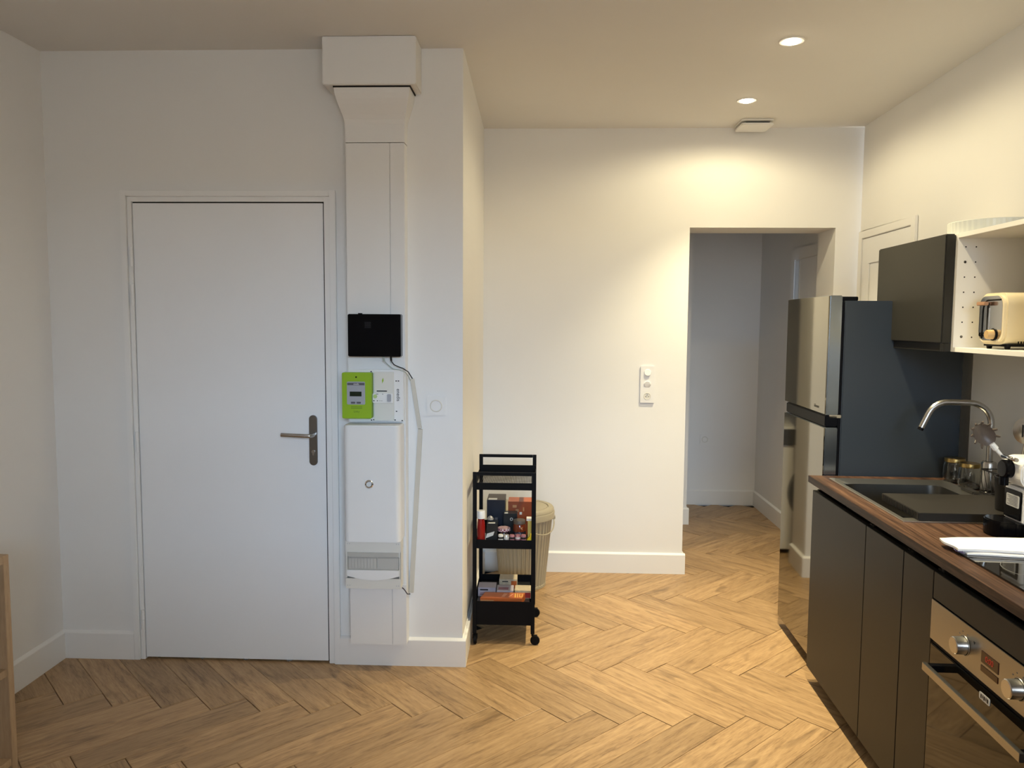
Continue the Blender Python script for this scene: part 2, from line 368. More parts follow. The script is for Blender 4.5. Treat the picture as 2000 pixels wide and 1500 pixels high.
# ---------------------------------------------------------------- electrical trunking column
TX0, TX1, TY = -.828, -.580, 3.269
t = Thing('duct_box', 'white plaster box over the top of the cable trunking', 'duct box', (-.71, Y1, 2.5))
t.part('casing', MB().box((-.900, 3.188, 2.501), (-.517, Y1-.001, H-.001)), WALL, .003)
t.part('shadow_joint', MB().box((-.862, 3.206, 2.4955), (-.542, Y1-.001, 2.5012)), DARK)
t = Thing('cable_trunking', 'tall white cable trunking column with flared top right of the door', 'trunking', (-.704, Y1, .119))
t.part('back_channel', MB().box((TX0+.002, TY+.006, .1195), (TX1, Y1-.0005, 2.285)), PLASW)
XS = -.6415
for nm, z0, z1 in (('upper', 1.345, 2.2855), ('lower', .119, .392)):
    t.part('cover_panel', MB().box((TX0, TY, z0), (XS-.0008, TY+.006, z1)), PLASW, .0012)
    t.part('cover_panel', MB().box((XS+.0008, TY, z0), (TX1, TY+.006, z1)), PLASW, .0012)
secs = [(2.495, .031), (2.475, .029), (2.455, .025), (2.435, .0195), (2.415, .013), (2.398, .0075), (2.38, .003), (2.362, .0005), (2.288, 0)]
mb = MB(); vs = []
for z, o_ in secs:
    vs += [(TX0-o_-.001, Y1-.0005, z), (TX0-o_-.001, TY-1.9*o_-.001, z), (TX1+o_*1.05+.001, TY-1.9*o_-.001, z), (TX1+o_*1.05+.001, Y1-.0005, z)]
n = len(secs); fs = [(4*i+k, 4*i+(k+1) % 4, 4*(i+1)+(k+1) % 4, 4*(i+1)+k) for i in range(n-1) for k in range(4)] + [(0, 1, 2, 3), (4*n-1, 4*n-2, 4*n-3, 4*n-4)]
mb.add(vs, fs); t.part('flared_cap', mb, PLASW)

# router
t = Thing('internet_router', 'flat black box mounted on the white trunking above the green meter', 'router', (-.70, 3.268, 1.392))
t.part('case', MB().box((-.815, 3.222, 1.392), (-.590, 3.268, 1.571)), BLK_GL, .003)
vent = MB()
for a in range(5):
    for b in range(5): vent.box((-.742+a*.0055, 3.2212, 1.513+b*.0055), (-.739+a*.0055, 3.2225, 1.5155+b*.0055))
t.part('vent_grille', vent, mat('dark_dots', (.03, .03, .032), .5), kind='stuff')
t.part('top_button', MB().rrect(-.775, 3.235, -.757, 3.250, .006, 2, 1.571, 1.575), BLK_GL)

# meter backing board with breaker
t = Thing('breaker_board', 'white plastic board with main breaker right of the green meter', 'breaker', (-.704, TY, 1.114))
FYB = 3.246
t.part('board', MB().rrect(-.824, 1.114, -.583, 1.336, .010, 1, FYB, TY+.004, 4), PLASW, .0015)
br = t.part('breaker', MB().box((-.708, FYB-.014, 1.120), (-.624, FYB-.0002, 1.327)), PLASW2, .002)
t.part('breaker_face', MB().box((-.712, FYB-.024, 1.196), (-.626, FYB-.0142, 1.236)), PLASW, .002, parent=br)
t.part('switch_lever', MB().box((-.648, FYB-.034, 1.202), (-.632, FYB-.0242, 1.234)), GREY, .002, parent=br)
t.part('test_button', MB().cyl((-.700, FYB-.0242, 1.224), (-.700, FYB-.029, 1.224), .0085, 16), mat('pale_green', (.45, .58, .22), .4), parent=br)
mk = MB()
for x, z, a, b in ((-.706, 1.205, .005, .004), (-.691, 1.205, .004, .003), (-.680, 1.205, .003, .002), (-.672, 1.205, .003, .002), (-.692, 1.2335, .010, .002), (-.668, 1.2335, .005, .0018)):
    mk.box((x-a/2, FYB-.0246, z-b/2), (x+a/2, FYB-.0241, z+b/2))
mk.box((-.696, FYB-.0146, 1.2435), (-.652, FYB-.0139, 1.2475))
t.part('printed_marks', mk, BLACK, parent=br, kind='stuff')
scr = MB()
for x, z in ((-.722, 1.3275), (-.722, 1.1195), (-.712, 1.121), (-.6205, 1.121), (-.590, 1.1185), (-.615, 1.288), (-.605, 1.288), (-.614, 1.158)):
    scr.box((x-.003, FYB-.0012, z-.002), (x+.003, FYB+.001, z+.002))
t.part('screw_slots', scr, BLACK, kind='stuff')
t.part('leaf_mark', MB().prism([(-.672, 1.278), (-.666, 1.290), (-.668, 1.303), (-.673, 1.292)], 1, FYB-.0146, FYB-.0138), GREEN, parent=br)
t.text('enedis', .021, BLACK, (-.6065, FYB-.0006, 1.228), ((0, 0, -1), (1, 0, 0)))
# green meter
t = Thing('electricity_meter', 'lime green electricity meter with small grey display', 'meter', (-.776, FYB, 1.130))
t.part('body', MB().rrect(-.838, 1.130, -.713, 1.325, .006, 1, 3.205, FYB-.0002, 3), GREEN, .002)
fr = t.part('display_frame', MB().rrect(-.816, 1.190, -.739, 1.287, .005, 1, 3.2025, 3.2052, 3), GREY)
t.part('header_strip', MB().box((-.814, 3.2018, 1.272), (-.741, 3.2026, 1.282)), mat('dark_grey', (.09, .09, .1), .4), parent=fr)
t.part('lcd_screen', MB().box((-.804, 3.2016, 1.225), (-.754, 3.2026, 1.245)), LCD, parent=fr)
for x in (-.790, -.766): t.part('button', MB().rrect(x-.009, 1.194, x+.009, 1.202, .002, 1, 3.2, 3.2026, 2), mat('dark_grey', (.09, .09, .1), .4), .0005, parent=fr)
t.part('indicator', MB().cyl((-.777, 3.2052, 1.306), (-.777, 3.2035, 1.306), .0035, 12), BLACK)
DG = mat('dark_green', (.10, .18, .01), .5)
t.text('Linky', .012, DG, (-.776, 3.2048, 1.160), ((1, 0, 0), (0, 0, 1)))
t.text('enedis', .009, PLASW, (-.776, 3.2015, 1.277), ((1, 0, 0), (0, 0, 1)), parent=fr)
ln = MB()
for z in (1.180, 1.174): ln.box((-.800, 3.2046, z-.001), (-.752, 3.2052, z+.001))
t.part('printed_lines', ln, DG, kind='stuff')

# cover cabinet
t = Thing('electrical_cabinet', 'tall white rounded electrical cover with round chrome lock', 'cabinet', (-.706, TY, .608))
t.part('cover', MB().rrect(-.825, 3.166, -.586, 3.40, .022, 2, .608, 1.106, 6), PLASW, .004)
# trim rear of rounded body is inside the trunking back; keep it flush
cv = t.o.children[0]
for v in cv.data.vertices:
    if v.co.y > (TY-.001)-t.base[1]: v.co.y = (TY-.001)-t.base[1]
kn = t.part('lock_ring', MB().lathe([(0, -.004), (.013, -.004), (.0155, -.006), (.0185, -.003), (.0185, .001)], (-.717, 3.166, .858), 24, axis='y'), CHROME)
t.part('lock_core', MB().cyl((-.717, 3.160, .858), (-.717, 3.163, .858), .0105, 20), mat('frosted', (.62, .66, .68), .35), parent=kn)

# fuse box
t = Thing('fuse_box', 'low white fuse box with clear flap under the electrical cabinet', 'fuse box', (-.711, TY, .395))
FY = 3.200
t.part('housing', MB().box((-.828, FY, .395), (-.592, TY-.0005, .4405)).box((-.828, FY, .555), (-.592, TY-.0005, .6065)).box((-.828, FY, .4405), (-.822, TY-.0005, .555)).box((-.598, FY, .4405), (-.592, TY-.0005, .555)).box((-.822, FY+.03, .4405), (-.598, TY-.0005, .555)), PLASW2, .0015)
t.part('upper_band', MB().box((-.822, FY+.004, .535), (-.598, FY+.010, .555)), PLASW2)  # cream strip across the top of the recess
for k in range(9):
    t.part('breaker_module', MB().box((-.818+k*.0135, FY+.008, .480), (-.8062+k*.0135, FY+.028, .526)), PLASW, .001)
t.part('blanking_strip', MB().box((-.694, FY+.010, .480), (-.602, FY+.028, .526)), PLASW)
lipp = [(-.822, .478)] + [(-.822+.224*k/10, .452-.018*math.sin(PI*k/10)) for k in range(11)] + [(-.598, .478)]
t.part('curved_lip', MB().prism(lipp, 1, FY-.006, FY+.012), PLASW, .0015)
t.part('flap', MB().box((-.821, FY-.004, .4795), (-.599, FY-.002, .556)), mat('smoked_clear', (.62, .60, .55), .12, alpha=.35))
sc_ = MB()
for x in (-.820, -.811, -.609, -.600):
    for z in (.410, .592): sc_.cyl((x, FY+.0002, z), (x, FY-.001, z), .0017, 8)
t.part('screws', sc_, GREY, kind='stuff')

RACE = mat('raceway_cream', (.58, .545, .47), .45)
# raceway + cables
t = Thing('cable_raceway', 'thin white bent cable raceway on the wall right of the trunking', 'raceway', (-.55, Y1, .33))
def strip(mb, a, b, w_, y0, y1):
    dx, dz = b[0]-a[0], b[1]-a[1]; l = math.hypot(dx, dz); nx, nz = -dz/l*w_/2, dx/l*w_/2
    return mb.prism([(a[0]+nx, a[1]+nz), (a[0]-nx, a[1]-nz), (b[0]-nx, b[1]-nz), (b[0]+nx, b[1]+nz)], 1, y0, y1)
t.part('upper_segment', strip(MB(), (-.561, 1.292), (-.528, 1.073), .017, Y1-.012, Y1-.0005), RACE, .001)
t.part('lower_segment', strip(MB(), (-.526, 1.071), (-.5685, .335), .020, Y1-.012, Y1-.0005), RACE, .001)
single('network_cable', MB().tube([(-.664, 3.232, 1.392), (-.660, 3.230, 1.372), (-.648, 3.240, 1.356), (-.625, 3.240, 1.339), (-.60, 3.239, 1.336), (-.576, 3.250, 1.325), (-.571, 3.30, 1.304), (-.567, 3.322, 1.285)], .0016, 8)
       .tube([(-.666, 3.232, 1.392), (-.6645, 3.231, 1.372)], .0034, 8), mat('grey_green_cable', (.35, .40, .35), .5), 'thin pale network cable hanging from the left underside of the black box', 'cable', (-.6, 3.25, 1.34))
single('power_cable', MB().tube([(-.633, 3.232, 1.392), (-.631, 3.230, 1.372), (-.622, 3.237, 1.358), (-.606, 3.240, 1.350), (-.585, 3.245, 1.342), (-.570, 3.285, 1.325), (-.560, 3.332, 1.293)], .002, 8)
       .tube([(-.634, 3.232, 1.392), (-.6325, 3.231, 1.374)], .004, 8), BLACK, 'black power cable curling from under the black box into the raceway', 'cable', (-.6, 3.25, 1.35))
single('earth_wire', MB().tube([(-.5885, 3.225, .3935), (-.583, 3.240, .380), (-.575, 3.270, .350), (-.572, 3.318, .333)], .0022, 8), mat('dark_cable', (.03, .03, .05), .5), 'short dark wire under the fuse box corner', 'wire', (-.58, 3.3, .34))

# wall sockets
def socket(name, label, x0, x1, z0, z1, y, group=None):
    t = Thing(name, label, 'socket', ((x0+x1)/2, y, z0), group=group)
    t.part('plate', MB().rrect(x0, z0, x1, z1, .006, 1, y-.012, y-.0003, 4), PLASW, .004)
    cx, cz = (x0+x1)/2, (z0+z1)/2; r = (x1-x0)*.27
    w_ = t.part('well', MB().lathe([(r+.004, -.0118), (r+.001, -.0150), (r-.001, -.0135), (r-.002, -.001), (0, -.001)], (cx, y+.0, cz), 28, axis='y'), PLASW2)
    t.part('pin_holes', MB().cyl((cx-.0095, y-.0018, cz), (cx-.0095, y-.0035, cz), .0025, 10).cyl((cx+.0095, y-.0018, cz), (cx+.0095, y-.0035, cz), .0025, 10), DARK, parent=w_, kind='stuff')
    t.part('earth_pin', MB().cyl((cx, y-.002, cz+.011), (cx, y-.011, cz+.011), .0024, 10), STEEL, parent=w_)
    return t
socket('wall_socket', 'single white square socket on the wall right of the trunking', -.499, -.412, 1.130, 1.219, Y1)
socket('wall_socket', 'small white socket low on the far hallway wall', 1.356, 1.438, .520, .602, Y3)
t = Thing('switch_panel', 'tall white panel of two round switches above a socket on the cream wall', 'switch', (.646, Y2, 1.058))
t.part('plate', MB().rrect(.603, 1.058, .690, 1.284, .006, 1, Y2-.010, Y2-.0003, 4), PLASW, .002)
for cz, tilt in ((1.243, 1), (1.172, -1)):
    b = t.part('switch_button', MB().lathe([(0, -.016), (.018, -.016), (.0205, -.0135), (.0205, -.0098)], (.646, Y2, cz), 28, axis='y'), PLASW)
    for v in b.data.vertices:
        if v.co.y < -.013: v.co.y -= tilt*(.0035 if (v.co.z+t.base[2]-cz) < 0 else -.0015)*abs(v.co.z+t.base[2]-cz)/.02*1.6
w_ = t.part('socket_well', MB().lathe([(.0215, -.0105), (.0195, -.0125), (.018, -.0105), (0, -.0103)], (.646, Y2, 1.100), 28, axis='y'), PLASW2)
t.part('pin_holes', MB().cyl((.637, Y2-.0100, 1.097), (.637, Y2-.0108, 1.097), .0026, 10).cyl((.655, Y2-.0100, 1.097), (.655, Y2-.0108, 1.097), .0026, 10), DARK, parent=w_, kind='stuff')
t.part('earth_pin', MB().cyl((.646, Y2-.010, 1.109), (.646, Y2-.017, 1.109), .0024, 10), HSTEEL, parent=w_)

# ---------------------------------------------------------------- ceiling fittings
BULB = mat('lit_bulb', (1, .9, .7), .4, emit=((1.0, .86, .62), 60.))
def ceiling_spot(i, x, y, label):
    t = Thing('ceiling_spotlight', label, 'spotlight', (x, y, H), group='recessed ceiling spotlights')
    t.part('trim_ring', MB().lathe([(.038, -.0005), (.038, -.004), (.048, -.0045), (.051, -.002), (.051, -.0003)], (x, y, H), 32), TRIMW)
    t.part('reflector', MB().lathe([(.0378, -.0035), (.0355, -.0012), (0, -.0010)], (x, y, H), 28), CHROME)
    t.part('bulb', MB().lathe([(0, -.012), (.020, -.011), (.033, -.006), (.035, -.0014)], (x, y, H), 20), BULB)
    l = bpy.data.lights.new('spot_beam', 'SPOT'); l.energy = SPOT_W[i]; l.color = SPOT_COL; l.spot_size = math.radians(172); l.spot_blend = .35; l.shadow_soft_size = .02
    lo = bpy.data.objects.new('spot_beam', l); C.objects.link(lo); lo.parent = t.o; lo.location = (0, 0, -.03)
    l = bpy.data.lights.new('centre_beam', 'SPOT'); l.energy = BEAM_W[i]; l.color = SPOT_COL; l.spot_size = math.radians(96); l.spot_blend = 1.; l.shadow_soft_size = .02
    lo = bpy.data.objects.new('centre_beam', l); C.objects.link(lo); lo.parent = t.o; lo.location = (0, 0, -.03)
LB = ['lit recessed ceiling spotlight farther back, nearest the air vent', 'lit recessed ceiling spotlight nearer the camera, upper one of the two in view', 'recessed ceiling spotlight out of view above the worktop', 'recessed ceiling spotlight out of view nearest the window']
for i, (x, y) in enumerate(SPOTS): ceiling_spot(i, x, y, LB[i])
t = Thing('air_vent', 'square white extractor vent hanging under the ceiling by the back wall', 'vent', (1.21, 4.57, H))
t.part('neck', MB().box((1.155, 4.515, H-.022), (1.275, 4.635, H-.0005)), PLASW)
t.part('slot', MB().box((1.150, 4.508, H-.020), (1.280, 4.64, H-.012)), DARK)
t.part('base_plate', MB().rrect(1.118, 4.478, 1.300, 4.660, .02, 2, H-.010, H-.0004, 4), PLASW, .002)
t.part('cover_plate', MB().rrect(1.118, 4.478, 1.300, 4.660, .02, 2, H-.032, H-.022, 4), PLASW, .003)

# ---------------------------------------------------------------- door in the right wall
t = Thing('door_2', 'white panelled door in the right wall behind the fridge', 'door', (XR, 4.36, 0), 'K', kind='structure')
YA, YB, ZT = 3.965, 4.700, 2.082
t.part('door_casing', MB().box((XR-.014, YA, 0), (XR-.0005, YA+.05, ZT)).box((XR-.014, YB-.05, 0), (XR-.0005, YB, ZT)).box((XR-.014, YA+.05, ZT-.045), (XR-.0005, YB-.05, ZT)), TRIMW, .003)
lf = t.part('door_leaf', MB().box((XR-.006, YA+.0545, .01), (XR-.0006, YB-.052, ZT-.048)), DOORW)
t.part('rebate', MB().box((XR-.003, YA+.050, .01), (XR-.0004, YA+.0545, ZT-.046)), DARK)
for z0, z1 in ((1.10, 1.905), (.20, .95)):
    a, b = YA+.17, YB-.15
    for k, (p, q2) in enumerate((((a, z0), (b, z0+.018)), ((a, z1-.018), (b, z1)), ((a, z0+.018), (a+.018, z1-.018)), ((b-.018, z0+.018), (b, z1-.018)))):
        t.part('panel_moulding', MB().box((XR-.013, p[0], p[1]), (XR-.006, q2[0], q2[1])), DOORW, .003, parent=lf)
    t.part('panel', MB().box((XR-.009, a+.045, z0+.045), (XR-.006, b-.045, z1-.045)), DOORW, .002, parent=lf)
# hallway door frame
t = Thing('door_3', 'white door frame on the hallway right wall', 'door', (HR, 5.4, 0), kind='structure')
t.part('door_casing', MB().box((HR-.014, 5.66, 0), (HR-.0005, 5.74, 2.075)).box((HR-.014, 4.98, 2.0), (HR-.0005, 5.66, 2.075)), TRIMW, .003)
t.part('door_leaf', MB().box((HR-.004, 5.0, 0.005), (HR-.0006, 5.655, 1.996)), DOORW)
t.part('jamb', MB().box((HR-.010, 5.56, 0.005), (HR-.0042, 5.655, 1.99)), mat('daylit_white', (.72, .76, .80), .4))  # white jamb, the blue of the daylight on it put into its colour

# ---------------------------------------------------------------- oak bookcase at left edge
bx1, by1, bt = -1.79, 2.478, .027
t = Thing('oak_bookcase', 'low pale oak shelving unit against the left wall, only its end visible', 'bookcase', (-1.97, 2.1, 0))
t.part('end_panel', MB().box((XL+.03, by1-bt, 0), (bx1, by1, .749)), OAK, .001)
t.part('end_panel', MB().box((XL+.03, 1.40, 0), (bx1, 1.40+bt, .749)), OAK, .001)
t.part('top_panel', MB().box((XL+.03, 1.40+bt+.0005, .722), (bx1, by1-bt-.0005, .749)), OAK, .001)
t.part('shelf', MB().box((XL+.04, 1.40+bt+.0005, .335), (bx1-.004, by1-bt-.0005, .360)), OAK, .001)
t.part('shelf', MB().box((XL+.04, 1.40+bt+.0005, .02), (bx1-.004, by1-bt-.0005, .045)), OAK, .001)
t.part('back_panel', MB().box((XL+.03, 1.40+bt+.0005, .045), (XL+.038, by1-bt-.0005, .722)), OAK)

# ---------------------------------------------------------------- washing machine in the alcove (mirrored in the fridge)
t = Thing('washing_machine', 'white washing machine with dark porthole mirrored in the fridge door', 'washing machine', (.65, 5.45, 0))
t.part('cabinet', MB().box((.35, 5.16, .03), (.95, 5.76, .86)), PLASW, .006)
t.part('control_panel', MB().box((.36, 5.150, .74), (.94, 5.1595, .845)), mat('dark_grey', (.09, .09, .1), .4), .002)
t.part('dial', MB().cyl((.65, 5.150, .793), (.65, 5.130, .793), .03, 24), STEEL, .002)
t.part('porthole_rim', MB().lathe([(.155, 0), (.16, -.025), (.215, -.02), (.225, 0)], (.65, 5.1595, .42), 40, axis='y'), mat('dark_grey', (.09, .09, .1), .4))
t.part('porthole_glass', MB().lathe([(0, -.03), (.10, -.024), (.156, -.004)], (.65, 5.1595, .42), 36, axis='y'), BLK_GL)
for x, y in ((.40, 5.2), (.945, 5.175), (.40, 5.70), (.90, 5.70)):
    t.part('foot', MB().cyl((x, y, 0), (x, y, .0295), .024, 16), BLACK)

# ---------------------------------------------------------------- fridge (kitchen frame)
FXF, FXB, FN, FFAR = 1.120, 1.680, 3.345, 3.940
t = Thing('fridge_freezer', 'tall dark fridge freezer with mirror-like doors and blue-grey side', 'fridge', (1.4, 3.64, 0), 'K')
t.part('body', MB().box((FXF+.068, FN, .035), (FXB, FFAR, 1.640)), FRSIDE, .004)
t.part('door_gap_fill', MB().box((FXF+.056, FN+.006, .05), (FXF+.0675, FFAR-.006, 1.635)), BLACK)
for nm, z0, z1 in (('upper', 1.155, 1.662), ('lower', .048, 1.100)):
    dp = t.part('door', MB().box((FXF+.004, FN, z0), (FXF+.0555, FFAR, z1)), FREDGE, .003)
    t.part('mirror_panel', MB().box((FXF, FN+.002, z0+.002), (FXF+.0038, FFAR-.002, z1-.002)), FRDOOR, .001, parent=dp)
    if nm == 'upper':
        t.text('Hisense', .021, mat('dark_logo', (.05, .045, .04), .4), (FXF-.0005, 3.455, 1.182), ((0, -1, 0), (0, 0, 1)), parent=dp)
hb = t.part('handle_bar', MB().box((FXF+.003, FN+.004, 1.103), (FXF+.0555, FFAR-.02, 1.152)), BLACK, .004)
t.part('hinge_bracket', MB().box((FXF+.02, FN+.004, 1.1415), (FXF+.075, FN+.03, 1.1545)), CHROME, .001, parent=hb)
t.part('hinge_cap', MB().rrect(FXF+.02, FN+.02, FXF+.13, FN+.09, .012, 2, 1.6405, 1.658), BLACK, .002)
for x in (FXF+.10, FXB-.06):
    for y in (FN+.05, FFAR-.05): t.part('foot', MB().cyl((x, y, 0), (x, y, .0345), .02, 14), BLACK)

# ---------------------------------------------------------------- base units and worktop
CTX, CTZ, CTB = 1.058, .895, .867
YF, YNEAR = 3.333, .95
DXF = 1.072
def base_unit(y0, y1, label, fdoor=True):
    t = Thing('base_cabinet', label, 'cabinet', (1.38, (y0+y1)/2, 0), 'K')
    t.part('carcass', MB().box((DXF+.0195, y0+.001, .075), (1.695, y1-.001, .7))
           .box((DXF+.0195, y0+.001, .7), (1.695, y0+.017, .840)).box((DXF+.0195, y1-.017, .7), (1.695, y1-.001, .840)), GREYCAB)
    t.part('grip_channel', MB().box((DXF+.03, y0+.001, .8405), (DXF+.05, y1-.001, CTB-.0005)), BLACK)
    if fdoor: t.part('door', MB().box((DXF, y0+.0018, .062), (DXF+.0185, y1-.0018, .836)), GREYCAB, .0012)
    t.part('plinth', MB().box((DXF+.30, y0+.001, .0), (DXF+.315, y1-.001, .0745)), BLACK)
    return t
base_unit(2.733, 3.315, 'wide grey base cabinet door nearest the fridge')
base_unit(2.432, 2.732, 'narrow grey base cabinet between the wide door and the oven filler')
base_unit(2.236, 2.431, 'slim grey base cabinet panel directly left of the oven')
OY0, OY1 = 1.636, 2.235
t = Thing('oven_housing', 'grey housing panel above the built-in oven', 'cabinet', (1.38, 1.93, 0), 'K')
t.part('carcass', MB().box((DXF+.0195, OY0+.001, .075), (1.695, OY0+.017, .862)).box((DXF+.0195, OY1-.017, .075), (1.695, OY1-.001, .862)).box((DXF+.0195, OY0+.0175, .075), (1.695, OY1-.0175, .092)), GREYCAB)
t.part('filler_panel', MB().box((DXF, OY0+.0015, .7575), (DXF+.0185, OY1-.0015, .836)), GREYCAB, .0012)
t.part('grip_channel', MB().box((DXF+.03, OY0+.018, .8405), (DXF+.05, OY1-.018, .862)), BLACK)
t.part('plinth', MB().box((DXF+.30, OY0+.001, 0), (DXF+.315, OY1-.001, .0745)), BLACK)
base_unit(.96, 1.635, 'grey base cabinet beyond the oven, right of the picture')
# worktop with a sink cut-out
SX0, SX1, SY0, SY1 = 1.120, 1.590, 2.556, 3.262
wt = MB()
hx0, hx1, hy0, hy1 = SX0+.015, SX1-.015, SY0+.015, SY1-.015
wt.box((CTX, YNEAR, CTB), (hx0, YF, CTZ)); wt.box((hx1, YNEAR, CTB), (1.699, YF, CTZ)); wt.box((hx0, YNEAR, CTB), (hx1, hy0, CTZ)); wt.box((hx0, hy1, CTB), (hx1, YF, CTZ))
wk = Thing('worktop', 'dark walnut laminate worktop running along the right wall', 'worktop', (1.38, 2.2, CTB), 'K')
wk.part('slab', wt, WAL)
wk.part('edge_band', MB().box((CTX-.0012, YNEAR, CTB+.0005), (CTX-.0001, YF, CTZ-.0008)), wood('walnut_edge', (.010, .006, .004), (.032, .018, .012), (.075, .042, .028), 1, 20., 4., rough=.45, spec=.2, per_obj=False, knots=False))
single('backsplash', MB().box((1.7002, YNEAR, .8955), (XR-.0005, 3.31, 1.4425)), mat('backsplash_grey', (.68, .67, .65), .3), 'plain grey backsplash panel behind the sink and faucet', 'backsplash', (1.72, 2.1, .8955), 'K')

# sink
t = Thing('kitchen_sink', 'stainless steel inset sink by the fridge', 'sink', (1.35, 2.9, CTZ), 'K')
BX0, BX1, BY0, BY1 = 1.137, 1.512, 2.60, 3.150
rim = MB(); zt = CTZ+.0045
def ring(mb, o, i, z0, z1):
    (ox0, oy0, ox1, oy1), (ix0, iy0, ix1, iy1) = o, i
    mb.box((ox0, oy0, z0), (ix0, oy1, z1)); mb.box((ix1, oy0, z0), (ox1, oy1, z1)); mb.box((ix0, oy0, z0), (ix1, iy0, z1)); mb.box((ix0, iy1, z0), (ix1, oy1, z1)); return mb
t.part('rim', ring(rim, (SX0, SY0, SX1, SY1), (BX0, BY0, BX1, BY1), CTZ+.0004, zt), mat('rim_steel', (.60, .58, .54), .30, metal=1.), .001)
bz = CTZ-.165
def inner(x0, y0, x1, y1, z0, z1, r=.05, n=6):
    def loop(x0, y0, x1, y1, z, r):
        L = []
        for cx, cy, s in ((x1-r, y1-r, 0), (x0+r, y1-r, 1), (x0+r, y0+r, 2), (x1-r, y0+r, 3)):
            for k in range(n+1):
                a = (s+k/n)*PI/2; L.append((cx+r*math.cos(a), cy+r*math.sin(a), z))
        return L
    ls = [loop(x0, y0, x1, y1, z1, r), loop(x0+.004, y0+.004, x1-.004, y1-.004, z0+.02, r), loop(x0+.02, y0+.02, x1-.02, y1-.02, z0, r*.8)]
    m = len(ls[0]); vs = sum(ls, []); fs = [(i*m+k, i*m+(k+1) % m, (i+1)*m+(k+1) % m, (i+1)*m+k) for i in range(2) for k in range(m)] + [tuple(2*m+k for k in range(m))]
    return MB().add(vs, fs, True)
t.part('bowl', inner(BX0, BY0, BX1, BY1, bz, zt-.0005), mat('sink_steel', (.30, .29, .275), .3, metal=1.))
t.part('drain', MB().lathe([(0, .004), (.03, .004), (.042, .002), (.045, .0005)], (1.33, 2.9, bz), 28), CHROME)

# faucet
t = Thing('kitchen_faucet', 'tall chrome swan-neck kitchen faucet behind the sink', 'faucet', (1.640, 3.03, CTZ), 'K')
fx, fy = 1.636, 3.03
t.part('base', MB().lathe([(.031, 0), (.031, .004), (.026, .010), (.026, .118), (.023, .124), (.014, .126)], (fx, fy, CTZ+.0003), 28), STEEL)
path = [(fx, fy, 1.02), (fx, fy, 1.165)]
for k in range(1, 9):
    a = k/8*PI/2; path.append((fx-.085*(1-math.cos(a)), fy, 1.165+.080*math.sin(a)))
path.append((fx-.150, fy, 1.2465))
cx0 = fx-.165
for k in range(1, 8):
    a = k/7*math.radians(66); path.append((cx0-.075*math.sin(a), fy, 1.2465-.075*(1-math.cos(a))))
lx, _, lz = path[-1]; path.append((lx-.0245, fy, lz-.055))
t.part('spout', MB().tube(path, .0115, 16), STEEL)
t.part('spout_tip', MB().tube([(lx-.0240, fy, lz-.054), (lx-.0285, fy, lz-.064)], .0105, 14), BLACK)
t.part('lever', MB().tube([(fx, fy+.018, 1.000), (fx+.003, fy+.034, 1.006), (fx+.004, fy+.048, 1.012)], [.006, .0055, .005], 12), STEEL)

# glass jars
GOLD = mat('gold_lid', (.50, .36, .14), .3, metal=1.)
def jar(x, y, r, h, label):
    t = Thing('glass_jar', label, 'jar', (x, y, CTZ), 'K', group='gold-lidded glass jars behind the sink')
    z = CTZ+.0003; p = [(0, .0), (r*.8, .0), (r*.95, .006), (r, .02), (r*1.02, .045), (r*.95, h*.78), (r*.84, h*.86), (r*.84, h*.97)]
    inn = [(a-.003 if a > .01 else a, max(b_, .004)) for a, b_ in reversed(p)]
    t.part('glass', MB().lathe(p+inn, (x, y, z), 28), GLASS)
    t.part('lid', MB().lathe([(r*.88, h*.86), (r*.92, h*.87), (r*.92, h*1.0), (r*.88, h*1.03), (0, h*1.03)], (x, y, z), 28), GOLD)
jar(1.616, 3.245, .042, .098, 'clear glass jar with gold lid beside the fridge')
jar(1.615, 3.125, .040, .098, 'clear glass jar with gold lid next to the faucet base')

# ribbed cutting board over the sink
t = Thing('drainer_board', 'thick dark ribbed board lying across the near half of the sink', 'board', (1.36, 2.7, zt), 'K')
kx0, kx1, ky0, ky1 = 1.170, 1.552, 2.562, 2.860
t.part('slab', MB().box((kx0+.002, ky0, zt+.0004), (kx1, ky1, zt+.026)), mat('dark_board', (.020, .018, .016), .45, spec=.3), .0015)
rb = MB()
for k in range(28): rb.box((kx0, ky0+.006+k*.0102, zt+.003), (kx0+.0018, ky0+.0112+k*.0102, zt+.0245))
t.part('edge_ribs', rb, mat('dark_board', (.020, .018, .016), .45, spec=.3), kind='stuff')

# dish rack
WIRE = mat('rack_black', (.018, .017, .017), .35)
t = Thing('dish_rack', 'black wire dish rack standing along the back of the sink', 'dish rack', (1.63, 2.75, CTZ), 'K')
rx0, rx1, ry0, ry1 = 1.580, 1.688, 2.54, 2.97
def wire_rect(mb, x0, y0, x1, y1, z, r): return mb.tube([(x0, y0, z), (x1, y0, z), (x1, y1, z), (x0, y1, z), (x0, y0, z), (x1, y0, z)], r, 8)
t.part('drip_tray', MB().box((rx0-.022, ry0-.02, zt+.0004), (rx1+.008, ry1+.015, zt+.010)).box((1.558, ry1+.0155, zt+.0004), (1.588, 3.075, zt+.010)), WIRE, .002)
t.part('bottom_frame', wire_rect(MB(), rx0-.004, ry0, rx1, ry1, .917, .0035), WIRE)
t.part('top_frame', wire_rect(MB(), rx0-.012, ry0-.01, rx1+.004, ry1-.02, 1.005, .0035), WIRE)
for k in range(14):
    y = ry0+.015+k*.030
    t.part('rib', MB().tube([(rx0-.012, y+.02, 1.005), (rx0-.004, y, .917), (rx1, y, .917), (rx1+.004, y+.02, 1.005)], .0017, 6), WIRE)
